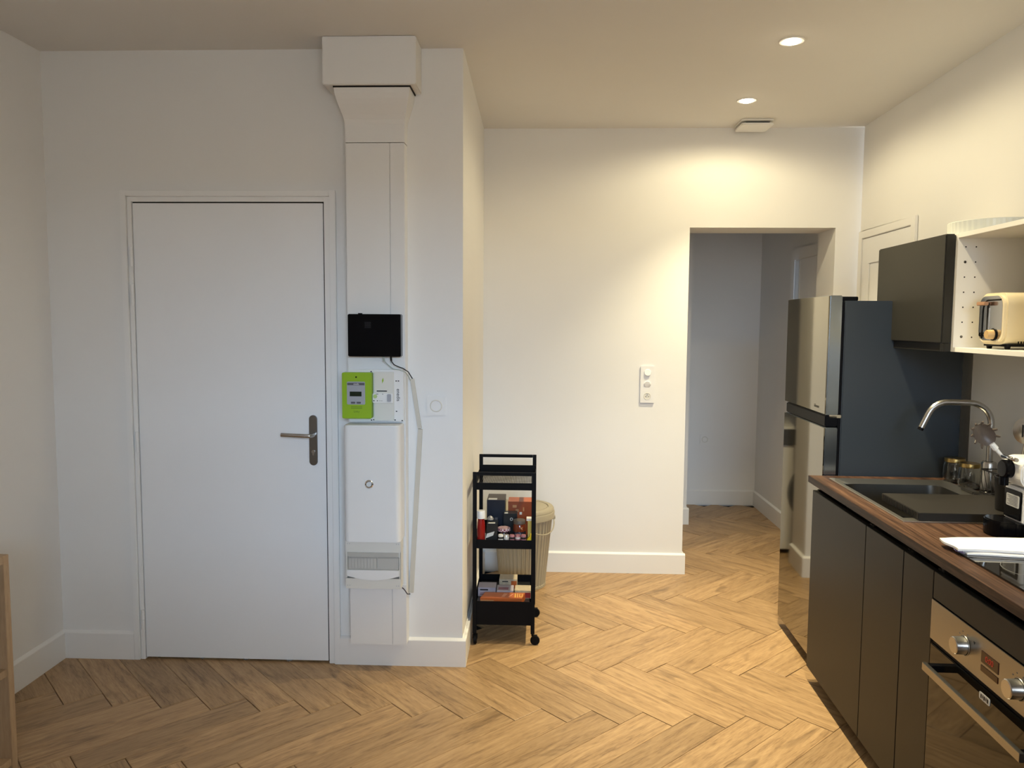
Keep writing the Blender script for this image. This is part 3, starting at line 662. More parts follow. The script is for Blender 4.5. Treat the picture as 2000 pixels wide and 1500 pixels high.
# utensil pot with spoon and skimmer
ux, uy = 1.492, 2.625
single('utensil_pot', MB().lathe([(0, .0), (.042, 0), (.043, .003), (.047, .105), (.0485, .108), (.0485, .113), (.0455, .113), (.0445, .108), (.041, .006), (0, .006)], (ux, uy, zt+.0265), 30), WIRE, 'round black utensil pot behind the coffee machine', 'pot', (ux, uy, zt+.026), 'K')
t = Thing('pasta_spoon', 'toothed grey-brown pasta spoon with white handle standing in the pot', 'spoon', (ux, uy, 1.0), 'K')
HB = mat('taupe_nylon', (.095, .073, .060), .4)
hc = Vector((1.330, 2.50, 1.196)); hd = Vector((.078, 0, -.092)).normalized(); hn = Vector((-.35, -.80, .15)).normalized(); hs = hd.cross(hn).normalized(); hn = hs.cross(hd).normalized()
vs, fs = [], []; nr, ns = 5, 22
for ly in range(2):
    for i in range(nr+1):
        for k in range(ns):
            a = 2*PI*k/ns; rr = i/nr
            p = hc + hd*(.040*rr*math.cos(a)) + hs*(.029*rr*math.sin(a)) - hn*(.012*(1-rr*rr)) + hn*(.0028*ly)
            vs.append(tuple(p))
m1 = (nr+1)*ns
for ly in range(2):
    for i in range(nr):
        for k in range(ns): fs.append((ly*m1+i*ns+k, ly*m1+i*ns+(k+1) % ns, ly*m1+(i+1)*ns+(k+1) % ns, ly*m1+(i+1)*ns+k))
fs += [(nr*ns+k, nr*ns+(k+1) % ns, m1+nr*ns+(k+1) % ns, m1+nr*ns+k) for k in range(ns)]
hd_o = t.part('spoon_head', MB().add(vs, fs, True), HB)
for k in range(9):
    a = math.radians(55+k*31.25)
    if abs(math.cos(a)-1) < .25: continue
    b0 = hc + hd*(.039*math.cos(a)) + hs*(.028*math.sin(a)); b1 = b0 + (hd*math.cos(a)+hs*math.sin(a))*.010 + hn*.012
    t.part('tooth', MB().tube([b0, (b0+b1)/2+hn*.001, b1], [.0042, .0038, .0028], 8), HB, parent=hd_o)
e0 = hc+hd*.036
t.part('handle', MB().tube([e0, e0+hd*.022, e0+hd*.026, e0+hd*.085], [.0085, .0095, .006, .0045], 10), mat('white_handle', (.85, .86, .86), .25))
t.part('stem', MB().tube([e0+hd*.0855, Vector((1.452, 2.59, 1.030)), Vector((1.478, 2.625, .945))], .004, 8), HB)
t = Thing('slotted_spoon', 'shiny slotted metal spoon upright behind the coffee machine', 'spoon', (ux, uy, 1.0), 'K')
vs, fs = [], []
for ly in range(2):
    for i in range(6):
        for k in range(20):
            a = 2*PI*k/20; r = i/5
            vs.append((1.474+.026*r*math.sin(a)+.002*ly, 2.535-.022*r*math.sin(a)+.003*ly-.010*(1-r*r), 1.205+.043*r*math.cos(a)))
m1 = 120
for ly in range(2):
    for i in range(5):
        for k in range(20): fs.append((ly*m1+i*20+k, ly*m1+i*20+(k+1) % 20, ly*m1+(i+1)*20+(k+1) % 20, ly*m1+(i+1)*20+k))
fs += [(100+k, 100+(k+1) % 20, m1+100+(k+1) % 20, m1+100+k) for k in range(20)]
so = t.part('spoon_head', MB().add(vs, fs, True), STEEL)
sl = MB()
for x in (-.010, 0, .010): sl.box((1.4735+x-.0015, 2.5225-x*.85-.001, 1.185), (1.4735+x+.0015, 2.5235-x*.85, 1.225))
t.part('slots', sl, DARK, parent=so, kind='stuff')
t.part('handle', MB().tube([(1.475, 2.536, 1.163), (1.484, 2.570, 1.08), (1.496, 2.625, .948)], .003, 8), STEEL)

# coffee machine
t = Thing('coffee_machine', 'white and black capsule coffee machine at the right edge of the worktop', 'coffee machine', (1.45, 2.42, CTZ), 'K')
z0 = CTZ+.0003
t.part('base', MB().rrect(1.365, 2.372, 1.60, 2.488, .02, 2, z0, z0+.045), BLK_GL, .004)
t.part('drip_tray', MB().prism([(1.375, 2.376)] + [(1.345-.030*math.cos(a), 2.430+.052*math.sin(a)) for a in [(-PI/2+PI*k/12) for k in range(13)]] + [(1.375, 2.486)], 2, z0, z0+.050), BLK_GL, .004)
t.part('column', MB().rrect(1.392, 2.374, 1.60, 2.486, .012, 2, z0+.0455, 1.045), PLASW, .003)
t.part('front_panel', MB().box((1.3875, 2.386, z0+.052), (1.3918, 2.476, 1.036)), BLK_GL, .002)
lb = t.part('warning_label', MB().rrect(2.394, .984, 2.462, 1.022,   .005, 0, 1.3865, 1.3873, 3), mat('silver_label', (.62, .62, .60), .35))
lm = MB()
for k in range(7): lm.box((1.3860, 2.400, 1.016-k*.0044), (1.3866, 2.456-.006*(k % 3), 1.0172-k*.0044))
t.part('label_print', lm, mat('dark_grey', (.09, .09, .1), .4), parent=lb, kind='stuff')
t.part('head', MB().rrect(1.378, 1.047, 1.60, 1.138, .036, 1, 2.376, 2.484, 8), PLASW, .004)
t.part('spout_housing', MB().lathe([(0, -.026), (.024, -.025), (.028, -.021), (.028, 0), (.0, 0)], (1.378, 2.436, 1.100), 28, axis='x'), BLK_GL)
t.part('coffee_spout', MB().cyl((1.362, 2.436, 1.050), (1.362, 2.436, 1.075), .013, 16), BLK_GL)
t.part('capsule_lever', MB().tube([(1.372, 2.392, 1.134), (1.372, 2.468, 1.134)], .006, 10), CHROME)
t.part('water_tank', MB().rrect(1.603, 2.38, 1.66, 2.48, .02, 2, z0, 1.15), mat('smoke_tank', (.3, .3, .3), .1, trans=.8), .002)

# hob
t = Thing('ceramic_hob', 'black glass ceramic hob set into the worktop over the oven', 'hob', (1.38, 1.93, CTZ), 'K')
t.part('glass', MB().rrect(1.122, 1.632, 1.628, 2.216, .008, 2, CTZ+.0004, CTZ+.0055), GLASSB, .0008)
ZN = mat('zone_print', (.10, .10, .10), .25)
for x, y, r in ((1.26, 2.06, .09), (1.26, 1.78, .07), (1.49, 2.06, .07), (1.49, 1.78, .09)):
    t.part('cooking_zone', MB().lathe([(r, .0056), (r+.002, .0059), (r+.003, .0056)], (x, y, CTZ), 40), ZN)

# towel: folded white cloth
t = Thing('tea_towel', 'folded white tea towel lying over the corner of the hob', 'towel', (1.3, 2.22, .90), 'K')
CLO = mat('white_cloth', (.86, .85, .84), .85, bump=.25, bscale=220)
def cloth(x0, x1, y0, y1, z0, th, name, wav, m=CLO, rise=0):
    nx, ny = 34, 12; top, bot = [], []
    for i in range(nx+1):
        for j in range(ny+1):
            u, v = i/nx, j/ny
            x = x0+(x1-x0)*u + .004*math.sin(7*v+wav); y = y0+(y1-y0)*v + .004*math.sin(9*u+wav) + (.018*(1-u*3) if u < .33 else 0)*(v-.5)*-1.2
            edge = min(1, min(v, 1-v)*7)*min(1, u*9)
            h = th*(.45+.55*math.sqrt(max(0, edge))) + .0022*math.sin(11*u+3*v+wav)*edge + rise*max(0, u-.45)**2*max(0, v-.25)
            top.append((x, y, z0+h)); bot.append((x, y, z0))
    W_ = ny+1; n = len(top); fs = []
    for i in range(nx):
        for j in range(ny):
            a = i*W_+j; fs.append((a, a+W_, a+W_+1, a+1)); fs.append((n+a, n+a+1, n+a+W_+1, n+a+W_))
    for i in range(nx):
        for j in (0, ny):
            a = i*W_+j; fs.append((a, n+a, n+a+W_, a+W_))
    for j in range(ny):
        for i in (0, nx):
            a = i*W_+j; fs.append((a, a+1, n+a+1, n+a))
    return t.part(name, MB().add(top+bot, fs, True), m)
cloth(1.128, 1.60, 2.165, 2.28, CTZ+.0062, .009, 'lower_fold', 1.3)
cloth(1.108, 1.60, 2.172, 2.305, CTZ+.0156, .013, 'upper_fold', .2, rise=.9)
fr_ = MB()
for k in range(6): fr_.tube([(1.118+.0018*k, 2.222-.005*k, .914), (1.112+.002*k, 2.212-.005*k, .908), (1.115+.002*k, 2.206-.005*k, .9035)], .0013, 6)
t.part('purple_fringe', fr_, mat('purple_thread', (.22, .17, .28), .8), kind='stuff')

# built-in oven
t = Thing('built_in_oven', 'built-in steel oven with bar handle and two round knobs', 'oven', (1.36, 1.93, .1), 'K')
PX = DXF-.004
t.part('cavity', MB().box((DXF+.021, OY0+.018, .105), (1.60, OY1-.018, .745)), mat('dark_grey', (.09, .09, .1), .4))
cp = t.part('control_panel', MB().box((PX, OY0+.002, .640), (DXF+.0205, OY1-.002, .7555)), OVENP, .001)
for y in (2.045, 1.800):
    k_ = t.part('knob', MB().lathe([(0, -.030), (.0205, -.030), (.0225, -.028), (.0235, -.002), (.024, 0)], (PX-.0004, y, .6965), 32, axis='x'), STEEL)
    t.part('knob_collar', MB().lathe([(.0255, -.0025), (.0265, -.0004), (.024, -.0001)], (PX, y, .6965), 32, axis='x'), HSTEEL, parent=k_)
    mk = MB()
    for a in (-50, -20, 20, 50): mk.box((PX-.0004, y+.036*math.sin(math.radians(a))-.002, .6965+.036*math.cos(math.radians(a))-.0015), (PX+.0002, y+.036*math.sin(math.radians(a))+.002, .6965+.036*math.cos(math.radians(a))+.0015))
    t.part('dial_marks', mk, mat('dark_grey', (.09, .09, .1), .4), parent=cp, kind='stuff')
t.part('warning_mark', MB().prism([(2.003, .726), (1.995, .726), (1.999, .719)], 0, PX-.0006, PX+.0002), BLACK, parent=cp)
ds = t.part('display', MB().box((PX-.0015, 1.886, .690), (PX+.0005, 1.963, .720)), mat('display_glass', (.035, .010, .007), .08), .0006, parent=cp)
t.part('display_buttons', MB().box((PX-.0015, 1.886, .667), (PX+.0005, 1.963, .683)), mat('display_glass', (.035, .010, .007), .08), .0006, parent=cp)
t.text('0:00', .021, mat('red_digits', (.35, .02, .01), .4, emit=((1, .06, .02), .04)), (PX-.0018, 1.925, .705), ((0, -1, 0), (0, 0, 1)), name='digits', parent=cp)
t.part('door_gap', MB().box((DXF+.004, OY0+.004, .626), (DXF+.0205, OY1-.004, .6395)), BLACK)
dr = t.part('oven_door', MB().box((PX+.002, OY0+.002, .105), (DXF+.0205, OY1-.002, .6255)), GLASSB, .002)
t.part('brand_plate', MB().rrect(1.918, .594, 1.966, .612, .004, 0, PX+.0005, PX+.0018, 3), mat('silver_label', (.62, .62, .60), .35), parent=dr)
bl = MB()
for k, (a, b) in enumerate(((.0, .004), (.008, .003), (.014, .005), (.023, .003), (.029, .005))): bl.box((PX+.0001, 1.958-a-b, .598+.002*(k % 2)), (PX+.0006, 1.958-a, .608))
t.part('brand_print', bl, BLACK, parent=dr, kind='stuff')
hy0, hy1, hz = 1.705, 2.170, .583
t.part('handle_bar', MB().box((1.020, hy0, hz-.011), (1.032, hy1, hz+.011)), OVENP, .001)
for y in (hy0+.002, hy1-.022): t.part('handle_mount', MB().box((1.0325, y, hz-.009), (PX+.0015, y+.020, hz+.009)), BLK_GL)

# ---------------------------------------------------------------- wall units
UX, UY, UZ0, UZ1 = 1.380, 2.918, 1.443, 1.869
UX2 = 1.417
t = Thing('wall_cabinet', 'closed grey wall cabinet above the fridge side of the worktop', 'cabinet', (1.56, 3.19, UZ0), 'K')
t.part('carcass', MB().box((UX2+.001, UY+.0007, UZ0+.001), (XR-.001, 3.512, UZ1)), mat('white_laminate', (.78, .76, .72), .4), .001)
t.part('door', MB().box((UX, UY-.004, 1.473), (UX2-.001, 3.512, UZ1)), GREYCAB, .004)
t.part('grip_rail', MB().box((UX+.012, UY-.002, UZ0), (UX2-.001, 3.512, 1.4725)).box((UX+.0005, UY-.002, UZ0), (UX+.0118, UY+.004, 1.4725)).box((UX+.0005, 3.505, UZ0), (UX+.0118, 3.512, 1.4725)), GREYCAB, .0008)
t = Thing('wall_shelf_unit', 'open white shelf unit holding the toaster, drilled side panel', 'shelf', (1.56, 2.58, UZ0), 'K')
WL = mat('white_laminate', (.78, .76, .72), .4)
th = .0165; sy0, sy1 = 2.325, UY
sp = t.part('side_panel', MB().box((UX2, sy1-th, UZ0), (XR-.001, sy1, UZ1)), WL, .0008)
t.part('side_panel', MB().box((UX2, sy0, UZ0), (XR-.001, sy0+th, UZ1)), WL, .0008)
t.part('top_panel', MB().box((UX2, sy0+th+.0003, UZ1-th), (XR-.001, sy1-th-.0003, UZ1)), WL, .0008)
t.part('bottom_panel', MB().box((UX2, sy0+th+.0003, UZ0), (XR-.001, sy1-th-.0003, UZ0+th)), WL, .0008)
t.part('back_panel', MB().box((XR-.008, sy0+th+.0003, UZ0+th), (XR-.001, sy1-th-.0003, UZ1-th)), WL)
for i in range(7):
    for x in (1.4445, 1.4805):
        z = 1.821-i*.0541; mm = DARK
        t.part('shelf_pin_hole', MB().cyl((x, sy1-th-.0006, z), (x, sy1-th+.0005, z), .0026, 10), mm, parent=sp)
for z in (1.821-.0538, 1.821-6*.0538):
    t.part('shelf_pin', MB().lathe([(.0022, -.0012), (.0045, -.001), (.005, 0)], (1.4445, sy1-th, z), 14, axis='y'), HSTEEL, parent=sp)
# fluted dish on top
single('fluted_dish', MB().lathe([(0, .001), (.143, .001), (.1455, .003), (.148, .046), (.146, .048), (.143, .046), (.140, .006), (0, .006)], (1.575, 2.975, UZ1+.0004), 192, mod=lambda k: 1.+(.010 if k % 4 < 2 else 0)), mat('pale_glass_dish', (.66, .68, .64), .3), 'round pale fluted dish on top of the wall units, close to the wall', 'dish', (1.575, 2.975, UZ1), 'K')

# toaster
t = Thing('toaster', 'cream retro toaster with steel end panel in the open shelf', 'toaster', (1.57, 2.70, UZ0+th), 'K')
tx0, tx1, ty0, ty1, tz0, tz1 = 1.450, 1.715, 2.640, 2.806, UZ0+th+.016, 1.649
t.part('shell', MB().rrect(ty0, tz0, ty1, tz1, .040, 0, tx0, tx1, 9), CREAM, .009, seg=4)
ep = t.part('end_panel', MB().rrect(ty0+.016, tz0+.014, ty1-.010, tz1-.010, .034, 0, tx0-.0012, tx0-.0003, 8), mat('toaster_steel', (.50, .49, .47), .16, metal=1.))
arc = [(2.742+.030*math.cos(math.radians(a)), 1.585+.040*math.sin(math.radians(a))) for a in range(0, 91, 15)]
t.part('dark_trim', MB().tube([(tx0-.001, ty0+.024, 1.6255)] + [(tx0-.001, y-.0, z) for y, z in reversed(arc)] + [(tx0-.001, 2.772, 1.495)], .0032, 6), BLACK, parent=ep)
t.part('lever_slot', MB().box((tx0-.0022, 2.735, tz0+.030), (tx0-.0013, 2.747, tz1-.034)), DARK, parent=ep)
t.part('slot_strip', MB().box((tx0-.0028, 2.7315, tz0+.05), (tx0-.0013, 2.734, tz1-.05)), CHROME, parent=ep)
COPPER = mat('wooden_lever', (.38, .21, .12), .4)
t.part('lever', MB().box((tx0-.024, 2.722, 1.607), (tx0-.010, 2.775, 1.620)).box((tx0-.010, 2.737, 1.609), (tx0-.0012, 2.746, 1.618)), COPPER, .002)
k_ = t.part('dial', MB().lathe([(0, -.024), (.014, -.024), (.0155, -.021), (.0165, -.003), (.0165, 0)], (tx0-.0014, 2.700, 1.509), 26, axis='x'), mat('brass_wood', (.52, .34, .15), .35))
t.part('dial_ring', MB().lathe([(.0175, -.004), (.021, -.003), (.021, 0), (.0165, 0)], (tx0-.0013, 2.700, 1.509), 26, axis='x'), BLACK, parent=k_)
for y in (2.783, 2.764):
    t.part('button_ring', MB().lathe([(.005, -.002), (.0075, -.002), (.0075, 0)], (tx0-.0013, y, 1.508), 18, axis='x'), BLACK)
mk = MB()
for y in (2.783, 2.764): mk.box((tx0-.0016, y-.006, 1.4955), (tx0-.0011, y+.006, 1.497))
for y in (2.782, 2.772): mk.box((tx0-.0016, y-.002, 1.629), (tx0-.0011, y+.002, 1.630))
t.part('printed_marks', mk, BLACK, parent=ep, kind='stuff')
t.part('base_plate', MB().rrect(tx0+.01, ty0+.012, tx1-.01, ty1-.012, .02, 2, tz0-.006, tz0+.001), BLACK)
for x in (tx0+.025, tx1-.025):
    for y in (ty0+.022, ty1-.035): t.part('foot', MB().lathe([(.007, 0), (.008, .002), (.0095, .0098)], (x, y, UZ0+th+.0002), 14), BLACK)
vt = MB()
for k in range(6): vt.box((tx0+.045+k*.009, ty0-.0004, tz0+.004), (tx0+.049+k*.009, ty0+.001, tz0+.012))
t.part('vent_slots', vt, BLACK, kind='stuff')
t.part('bread_slot', MB().box((tx0+.05, ty0+.05, tz1-.002), (tx1-.03, ty0+.075, tz1+.0006)).box((tx0+.05, ty1-.075, tz1-.002), (tx1-.03, ty1-.05, tz1+.0006)), DARK, kind='stuff')
# kettle, only spout tip in frame
t = Thing('kettle', 'cream kettle beside the toaster, only its spout tip in view', 'kettle', (1.56, 2.42, UZ0+th), 'K')
kb = (1.56, 2.42, UZ0+th+.0003)
t.part('body', MB().lathe([(0, 0), (.068, 0), (.072, .006), (.070, .02), (.062, .10), (.052, .15), (.047, .158), (0, .16)], kb, 36), CREAM)
t.part('lid', MB().lathe([(.046, .159), (.03, .168), (.008, .171), (.008, .180), (.012, .186), (0, .190)], kb, 28), CREAM)
t.part('spout', MB().tube([(1.500, 2.445, 1.535), (1.470, 2.458, 1.532), (1.452, 2.466, 1.520), (1.434, 2.473, 1.530)], [.014, .011, .010, .007], 14), CREAM)
t.part('handle', MB().tube([(1.60, 2.40, 1.60), (1.655, 2.375, 1.60), (1.662, 2.37, 1.54), (1.62, 2.392, 1.50)], .008, 10), CREAM)

# ---------------------------------------------------------------- beige bin
t = Thing('pedal_bin', 'beige fluted plastic bucket bin with lid behind the black trolley', 'bin', (-.098, 4.445, 0))
bc = (-.098, 4.445, .0003)
t.part('bucket', MB().lathe([(0, .001), (.124, .001), (.128, .006), (.128, .012), (.131, .013), (.168, .412), (.170, .414)], bc, 160, mod=lambda k: 1.+(.034 if k % 4 < 2 else 0.)), RIBB)
t.part('foot_ring', MB().lathe([(.132, 0), (.138, .002), (.138, .016), (.130, .018)], bc, 64), RIBB)
t.part('rim', MB().lathe([(.176, .405), (.184, .408), (.187, .440), (.184, .447), (.176, .449)], bc, 64), RIBB)
ld_ = t.part('lid', MB().lathe([(.182, .4495), (.181, .462), (.176, .468), (.150, .470), (.147, .464), (.144, .464), (.141, .4695), (.05, .472), (0, .4725)], bc, 64), RIBB)
hp_ = []
for k in range(21):
    a = math.radians(-95)+k/20*math.radians(108)
    hp_.append((bc[0]+.184*math.cos(a), bc[1]+.186*math.sin(a), .395-.062*math.sin(PI*k/20)))
t.part('handle', MB().tube(hp_, .0035, 8), RIBB)
t.part('handle_lug', MB().box((bc[0]+.168, bc[1]+.02, .385), (bc[0]+.192, bc[1]+.055, .405)), RIBB, .003)

# ---------------------------------------------------------------- black trolley
tx0, tx1, ty0, ty1 = -.3150, -.0185, 3.560, 3.955
t = Thing('kitchen_trolley', 'slim black metal three-tier trolley on castors against the return wall', 'trolley', (-.167, 3.757, 0))
pw = .019
for x in (tx0, tx1-pw):
    t.part('post', MB().box((x, ty0, .060), (x+pw, ty0+.010, .838)), BLACK, .001)
    t.part('post', MB().box((x, ty1-.010, .060), (x+pw, ty1, .857)), BLACK, .001)
t.part('front_rail', MB().box((tx0+pw+.0002, ty0, .822), (tx1-pw-.0002, ty0+.010, .838)), BLACK, .001)
t.part('rear_handle', MB().box((tx0+pw+.0002, ty1-.010, .842), (tx1-pw-.0002, ty1, .857)), BLACK, .001)
def tray(name, z0, zf, zb, zs, mesh=False):
    x0, x1, y0, y1 = tx0+.003, tx1-.003, ty0+.0105, ty1-.0105
    tr = MB().box((x0, y0, z0), (x1, y0+.003, zf)).box((x0, y1-.003, z0), (x1, y1, zb)).box((x0, y0+.003, z0), (x0+.003, y1-.003, zs)).box((x1-.003, y0+.003, z0), (x1, y1-.003, zs))
    p = t.part(name, tr, BLACK)
    if not mesh: t.part('tray_floor', MB().box((x0+.003, y0+.003, z0), (x1-.003, y1-.003, z0+.003)), BLACK, parent=p)
    else:
        gm = MB(); n = 34
        for k in range(n+1):
            x = x0+.004+k*(x1-x0-.0095)/n; gm.box((x, y0+.003, z0), (x+.0016, y1-.003, z0+.0012))
        for k in range(26):
            y = y0+.004+k*(y1-y0-.009)/26; gm.box((x0+.003, y, z0+.0002), (x1-.003, y+.0016, z0+.0014))
        t.part('mesh_floor', gm, BLACK, parent=p, kind='stuff')
    return p
tray('top_tray', .752, .786, .803, .786, True)
tray('middle_tray', .470, .512, .512, .512)
tray('bottom_bin', .098, .213, .222, .213)
for x in (tx0+.0095, tx1-.0095):
    for y, dx in ((ty0+.020, .012), (ty1-.020, .012)):
        s_ = dx if x > -.1 else 0.002
        cst = t.part('castor', MB().cyl((x, y, .044), (x, y, .0595), .006, 12).box((x+s_-.011, y-.012, .030), (x+s_+.011, y+.012, .046)), BLACK)
        t.part('wheel', MB().lathe([(0, -.008), (.019, -.008), (.0225, -.005), (.0225, .005), (.019, .008), (0, .008)], (x+s_, y, .0228), 24, axis='x' if x < -.1 else 'y'), BLACK, parent=cst)

# things on the middle tier (floor at z=.4735)
MZ = .4736
ORA = mat('orange_carton', (.42, .10, .02), .4, var=.12, vscale=30)
ORD = mat('rust_carton', (.26, .055, .012), .4, var=.15, vscale=30)
NAVY = mat('navy_carton', (.006, .008, .018), .35)
BLKC = mat('black_carton', (.010, .011, .011), .35)
LABW = mat('label_white', (.60, .60, .58), .5)
YEL = mat('yellow_pack', (.72, .55, .02), .4)
RED = mat('red_sauce', (.26, .012, .010), .2)
t = Thing('sauce_bottle', 'red sauce bottle with white screw cap at the front left of the trolley', 'bottle', (-.2775, 3.5945, MZ))
t.part('bottle', MB().lathe([(0, 0), (.0175, 0), (.0195, .003), (.0195, .095), (.018, .115), (.015, .135), (.0, .135)], (-.2775, 3.5945, MZ), 24), RED)
t.part('cap', MB().lathe([(.0, .1745), (.019, .1735), (.0205, .170), (.0205, .137), (.0, .137)], (-.2775, 3.5945, MZ), 24), PLASW)
t.part('side_label', MB().box((-.2570, 3.586, MZ+.012), (-.2562, 3.600, MZ+.062)), LABW)
def carton(name, label, cat, a, b, m, bands=(), frame='W', group=None, txt=None):
    t = Thing(name, label, cat, ((a[0]+b[0])/2, (a[1]+b[1])/2, a[2]), frame, group)
    p = t.part('box', MB().box(a, b), m, .0012)
    for nm, q0, q1, mm in bands: t.part(nm, MB().box(q0, q1), mm, parent=p)
    if txt:
        for body, size, mm, pos, axes in txt: t.text(body, size, mm, pos, axes, parent=p)
    return t
FX = ((1, 0, 0), (0, 0, 1))
carton('dark_carton', 'tall navy and grey box at the back left of the middle tier', 'box', (-.262, 3.76, MZ), (-.172, 3.90, MZ+.186), NAVY,
       (('grey_top', (-.261, 3.761, MZ+.186), (-.173, 3.899, MZ+.1866), mat('dark_taupe', (.075, .06, .05), .5)), ('label', (-.255, 3.765, MZ+.1867), (-.212, 3.80, MZ+.1872), LABW),
        ('round_mark', (-.222, 3.7592, MZ+.085), (-.208, 3.7599, MZ+.098), mat('dark_grey', (.09, .09, .1), .4))))
carton('rust_carton', 'rust orange biscuit box at the back right of the middle tier', 'box', (-.158, 3.80, MZ), (-.028, 3.90, MZ+.170), ORD,
       (('orange_top', (-.1575, 3.8005, MZ+.170), (-.0285, 3.8995, MZ+.1706), ORA), ('pattern', (-.135, 3.7992, MZ+.14), (-.115, 3.7999, MZ+.153), mat('tan_print', (.45, .22, .09), .5)),
        ('pattern', (-.120, 3.7992, MZ+.118), (-.105, 3.7999, MZ+.132), mat('tan_print', (.45, .22, .09), .5)), ('pattern', (-.100, 3.7992, MZ+.105), (-.088, 3.7999, MZ+.118), LABW),
        ('pattern', (-.083, 3.7992, MZ+.122), (-.077, 3.7999, MZ+.142), mat('tan_print', (.45, .22, .09), .5))))
carton('black_carton', 'black box with tilted white label beside the sauce bottle', 'box', (-.252, 3.600, MZ), (-.200, 3.68, MZ+.108), BLKC,
       (('top_label', (-.244, 3.606, MZ+.108), (-.212, 3.628, MZ+.1085), LABW),))
tb = MB().prism([(-.256, MZ+.038), (-.220, MZ+.052), (-.2135, MZ+.072), (-.250, MZ+.060)], 1, 3.5990, 3.5997)
o_ = [o for o in bpy.data.objects if o.name.startswith('black_carton') and o.type == 'EMPTY'][0]
lp = mesh_obj('tilted_label', tb, LABW, (-.226, 3.64, MZ)); lp.parent = o_
single('crumpled_foil', MB().lathe([(0, 0), (.013, .002), (.018, .008), (.012, .018), (.004, .024), (0, .025)], (-.237, 3.655, MZ+.1092), 9, smooth=False), mat('crinkled_foil', (.33, .33, .35), .35, metal=.6), 'crumpled grey foil wrap on the black labelled box', 'foil', (-.237, 3.655, MZ+.109))
carton('black_carton', 'black box with small white sticker and ring mark in the middle of the tier', 'box', (-.176, 3.705, MZ), (-.110, 3.765, MZ+.132), BLKC,
       (('sticker', (-.172, 3.709, MZ+.132), (-.155, 3.73, MZ+.1325), LABW),))
o_ = [o for o in bpy.data.objects if o.name.startswith('black_carton') and o.type == 'EMPTY'][-1]
rg = mesh_obj('ring_mark', MB().lathe([(.0045, -.0006), (.0075, -.0006), (.0075, 0)], (-.137, 3.705, MZ+.105), 20, axis='y'), LABW, (-.143, 3.735, MZ)); rg.parent = o_
# gingham lidded jam jar
jc = (-.170, 3.632, MZ)
t = Thing('jam_jar', 'dark jam jar with red and white gingham lid on the middle tier', 'jar', jc)
t.part('glass', MB().lathe([(0, 0), (.026, 0), (.029, .004), (.029, .055), (.026, .064), (.024, .068), (0, .068)], jc, 28), mat('dark_jam', (.012, .004, .006), .1))
gg = bpy.data.materials.new('gingham'); gg.use_nodes = True; nt = gg.node_tree
tcn = nt.nodes.new('ShaderNodeTexCoord'); ck = nt.nodes.new('ShaderNodeTexChecker'); ck.inputs['Scale'].default_value = 110.
ck.inputs[1].default_value = (.62, .52, .53, 1); ck.inputs[2].default_value = (.20, .03, .06, 1)
nt.links.new(tcn.outputs['Object'], ck.inputs[0]); nt.links.new(ck.outputs[0], nt.nodes['Principled BSDF'].inputs['Base Color'])
t.part('lid', MB().lathe([(.0, .0835), (.029, .083), (.0315, .080), (.0315, .0685), (.0, .0685)], jc, 32), gg)
# spread jar with navy label
jc = (-.096, 3.635, MZ)
t = Thing('spread_jar', 'brown spread jar with navy label and dark lid, front right of the tier', 'jar', jc)
t.part('glass', MB().lathe([(0, 0), (.028, 0), (.030, .004), (.030, .098), (.027, .104), (0, .104)], jc, 28), mat('brown_spread', (.12, .022, .008), .12))
t.part('lid', MB().lathe([(.0, .122), (.028, .1215), (.0295, .119), (.0295, .1045), (.0, .1045)], jc, 28), mat('dark_taupe', (.075, .06, .05), .5))
lbq = t.part('label', MB().lathe([(.0302, .012), (.0305, .013), (.0305, .067), (.0302, .068)], jc, 28), NAVY)
t.part('red_tag', MB().box((jc[0]-.014, jc[1]-.0318, jc[2]+.030), (jc[0]+.014, jc[1]-.0306, jc[2]+.042)), mat('red_tag', (.42, .04, .07), .4), parent=lbq)
t.text('MILKA', .014, mat('lilac_print', (.35, .33, .45), .5), (jc[0], jc[1]-.0313, jc[2]+.056), FX, parent=lbq)
t.part('star_mark', MB().prism([(jc[0]+.008, MZ+.083), (jc[0]+.017, MZ+.080), (jc[0]+.013, MZ+.087), (jc[0]+.018, MZ+.093), (jc[0]+.010, MZ+.090), (jc[0]+.004, MZ+.094)], 1, jc[1]-.0312, jc[1]-.0300), mat('tan_print', (.45, .22, .09), .5))
# small tins along the front
TIN = mat('silver_tin', (.55, .54, .52), .3, metal=.5); PINK = mat('dusty_pink', (.33, .14, .16), .4)
for k, (x, m_, lb_) in enumerate(((-.183, LABW, 'small white tin at the front, left of the row of tins'), (-.156, TIN, 'small silver tin second in the front row of tins'), (-.129, PINK, 'small pink tin third in the front row of tins'), (-.102, PINK, 'small pink tin fourth in the front row, below the jar label'), (-.075, PINK, 'small pink tin at the right end of the front row'))):
    t = Thing('small_tin', lb_, 'tin', (x, 3.588, MZ), group='small tins along the front of the middle tier')
    t.part('can', MB().lathe([(0, 0), (.0115, 0), (.0125, .002), (.0125, .058), (.011, .061), (0, .061)], (x, 3.588, MZ), 20), m_)
    t.part('band', MB().lathe([(.0127, .042), (.0128, .043), (.0128, .050), (.0127, .051)], (x, 3.588, MZ), 20), BLKC if k % 2 == 0 else LABW)
carton('yellow_packet', 'narrow yellow packet standing at the right post of the middle tier', 'packet', (-.0555, 3.625, MZ), (-.036, 3.665, MZ+.118), mat('yellow_card', (.42, .36, .10), .5), (('white_top', (-.062, 3.626, MZ+.1182), (-.037, 3.664, MZ+.130), LABW),))
single('yellow_bag', MB().prism([(-.058, MZ), (-.034, MZ), (-.034, MZ+.060), (-.040, MZ+.066), (-.047, MZ+.050), (-.060, MZ+.034)], 1, 3.580, 3.612), YEL, 'crumpled bright yellow bag at the front right corner of the tier', 'bag', (-.046, 3.596, MZ), bevel=.003)

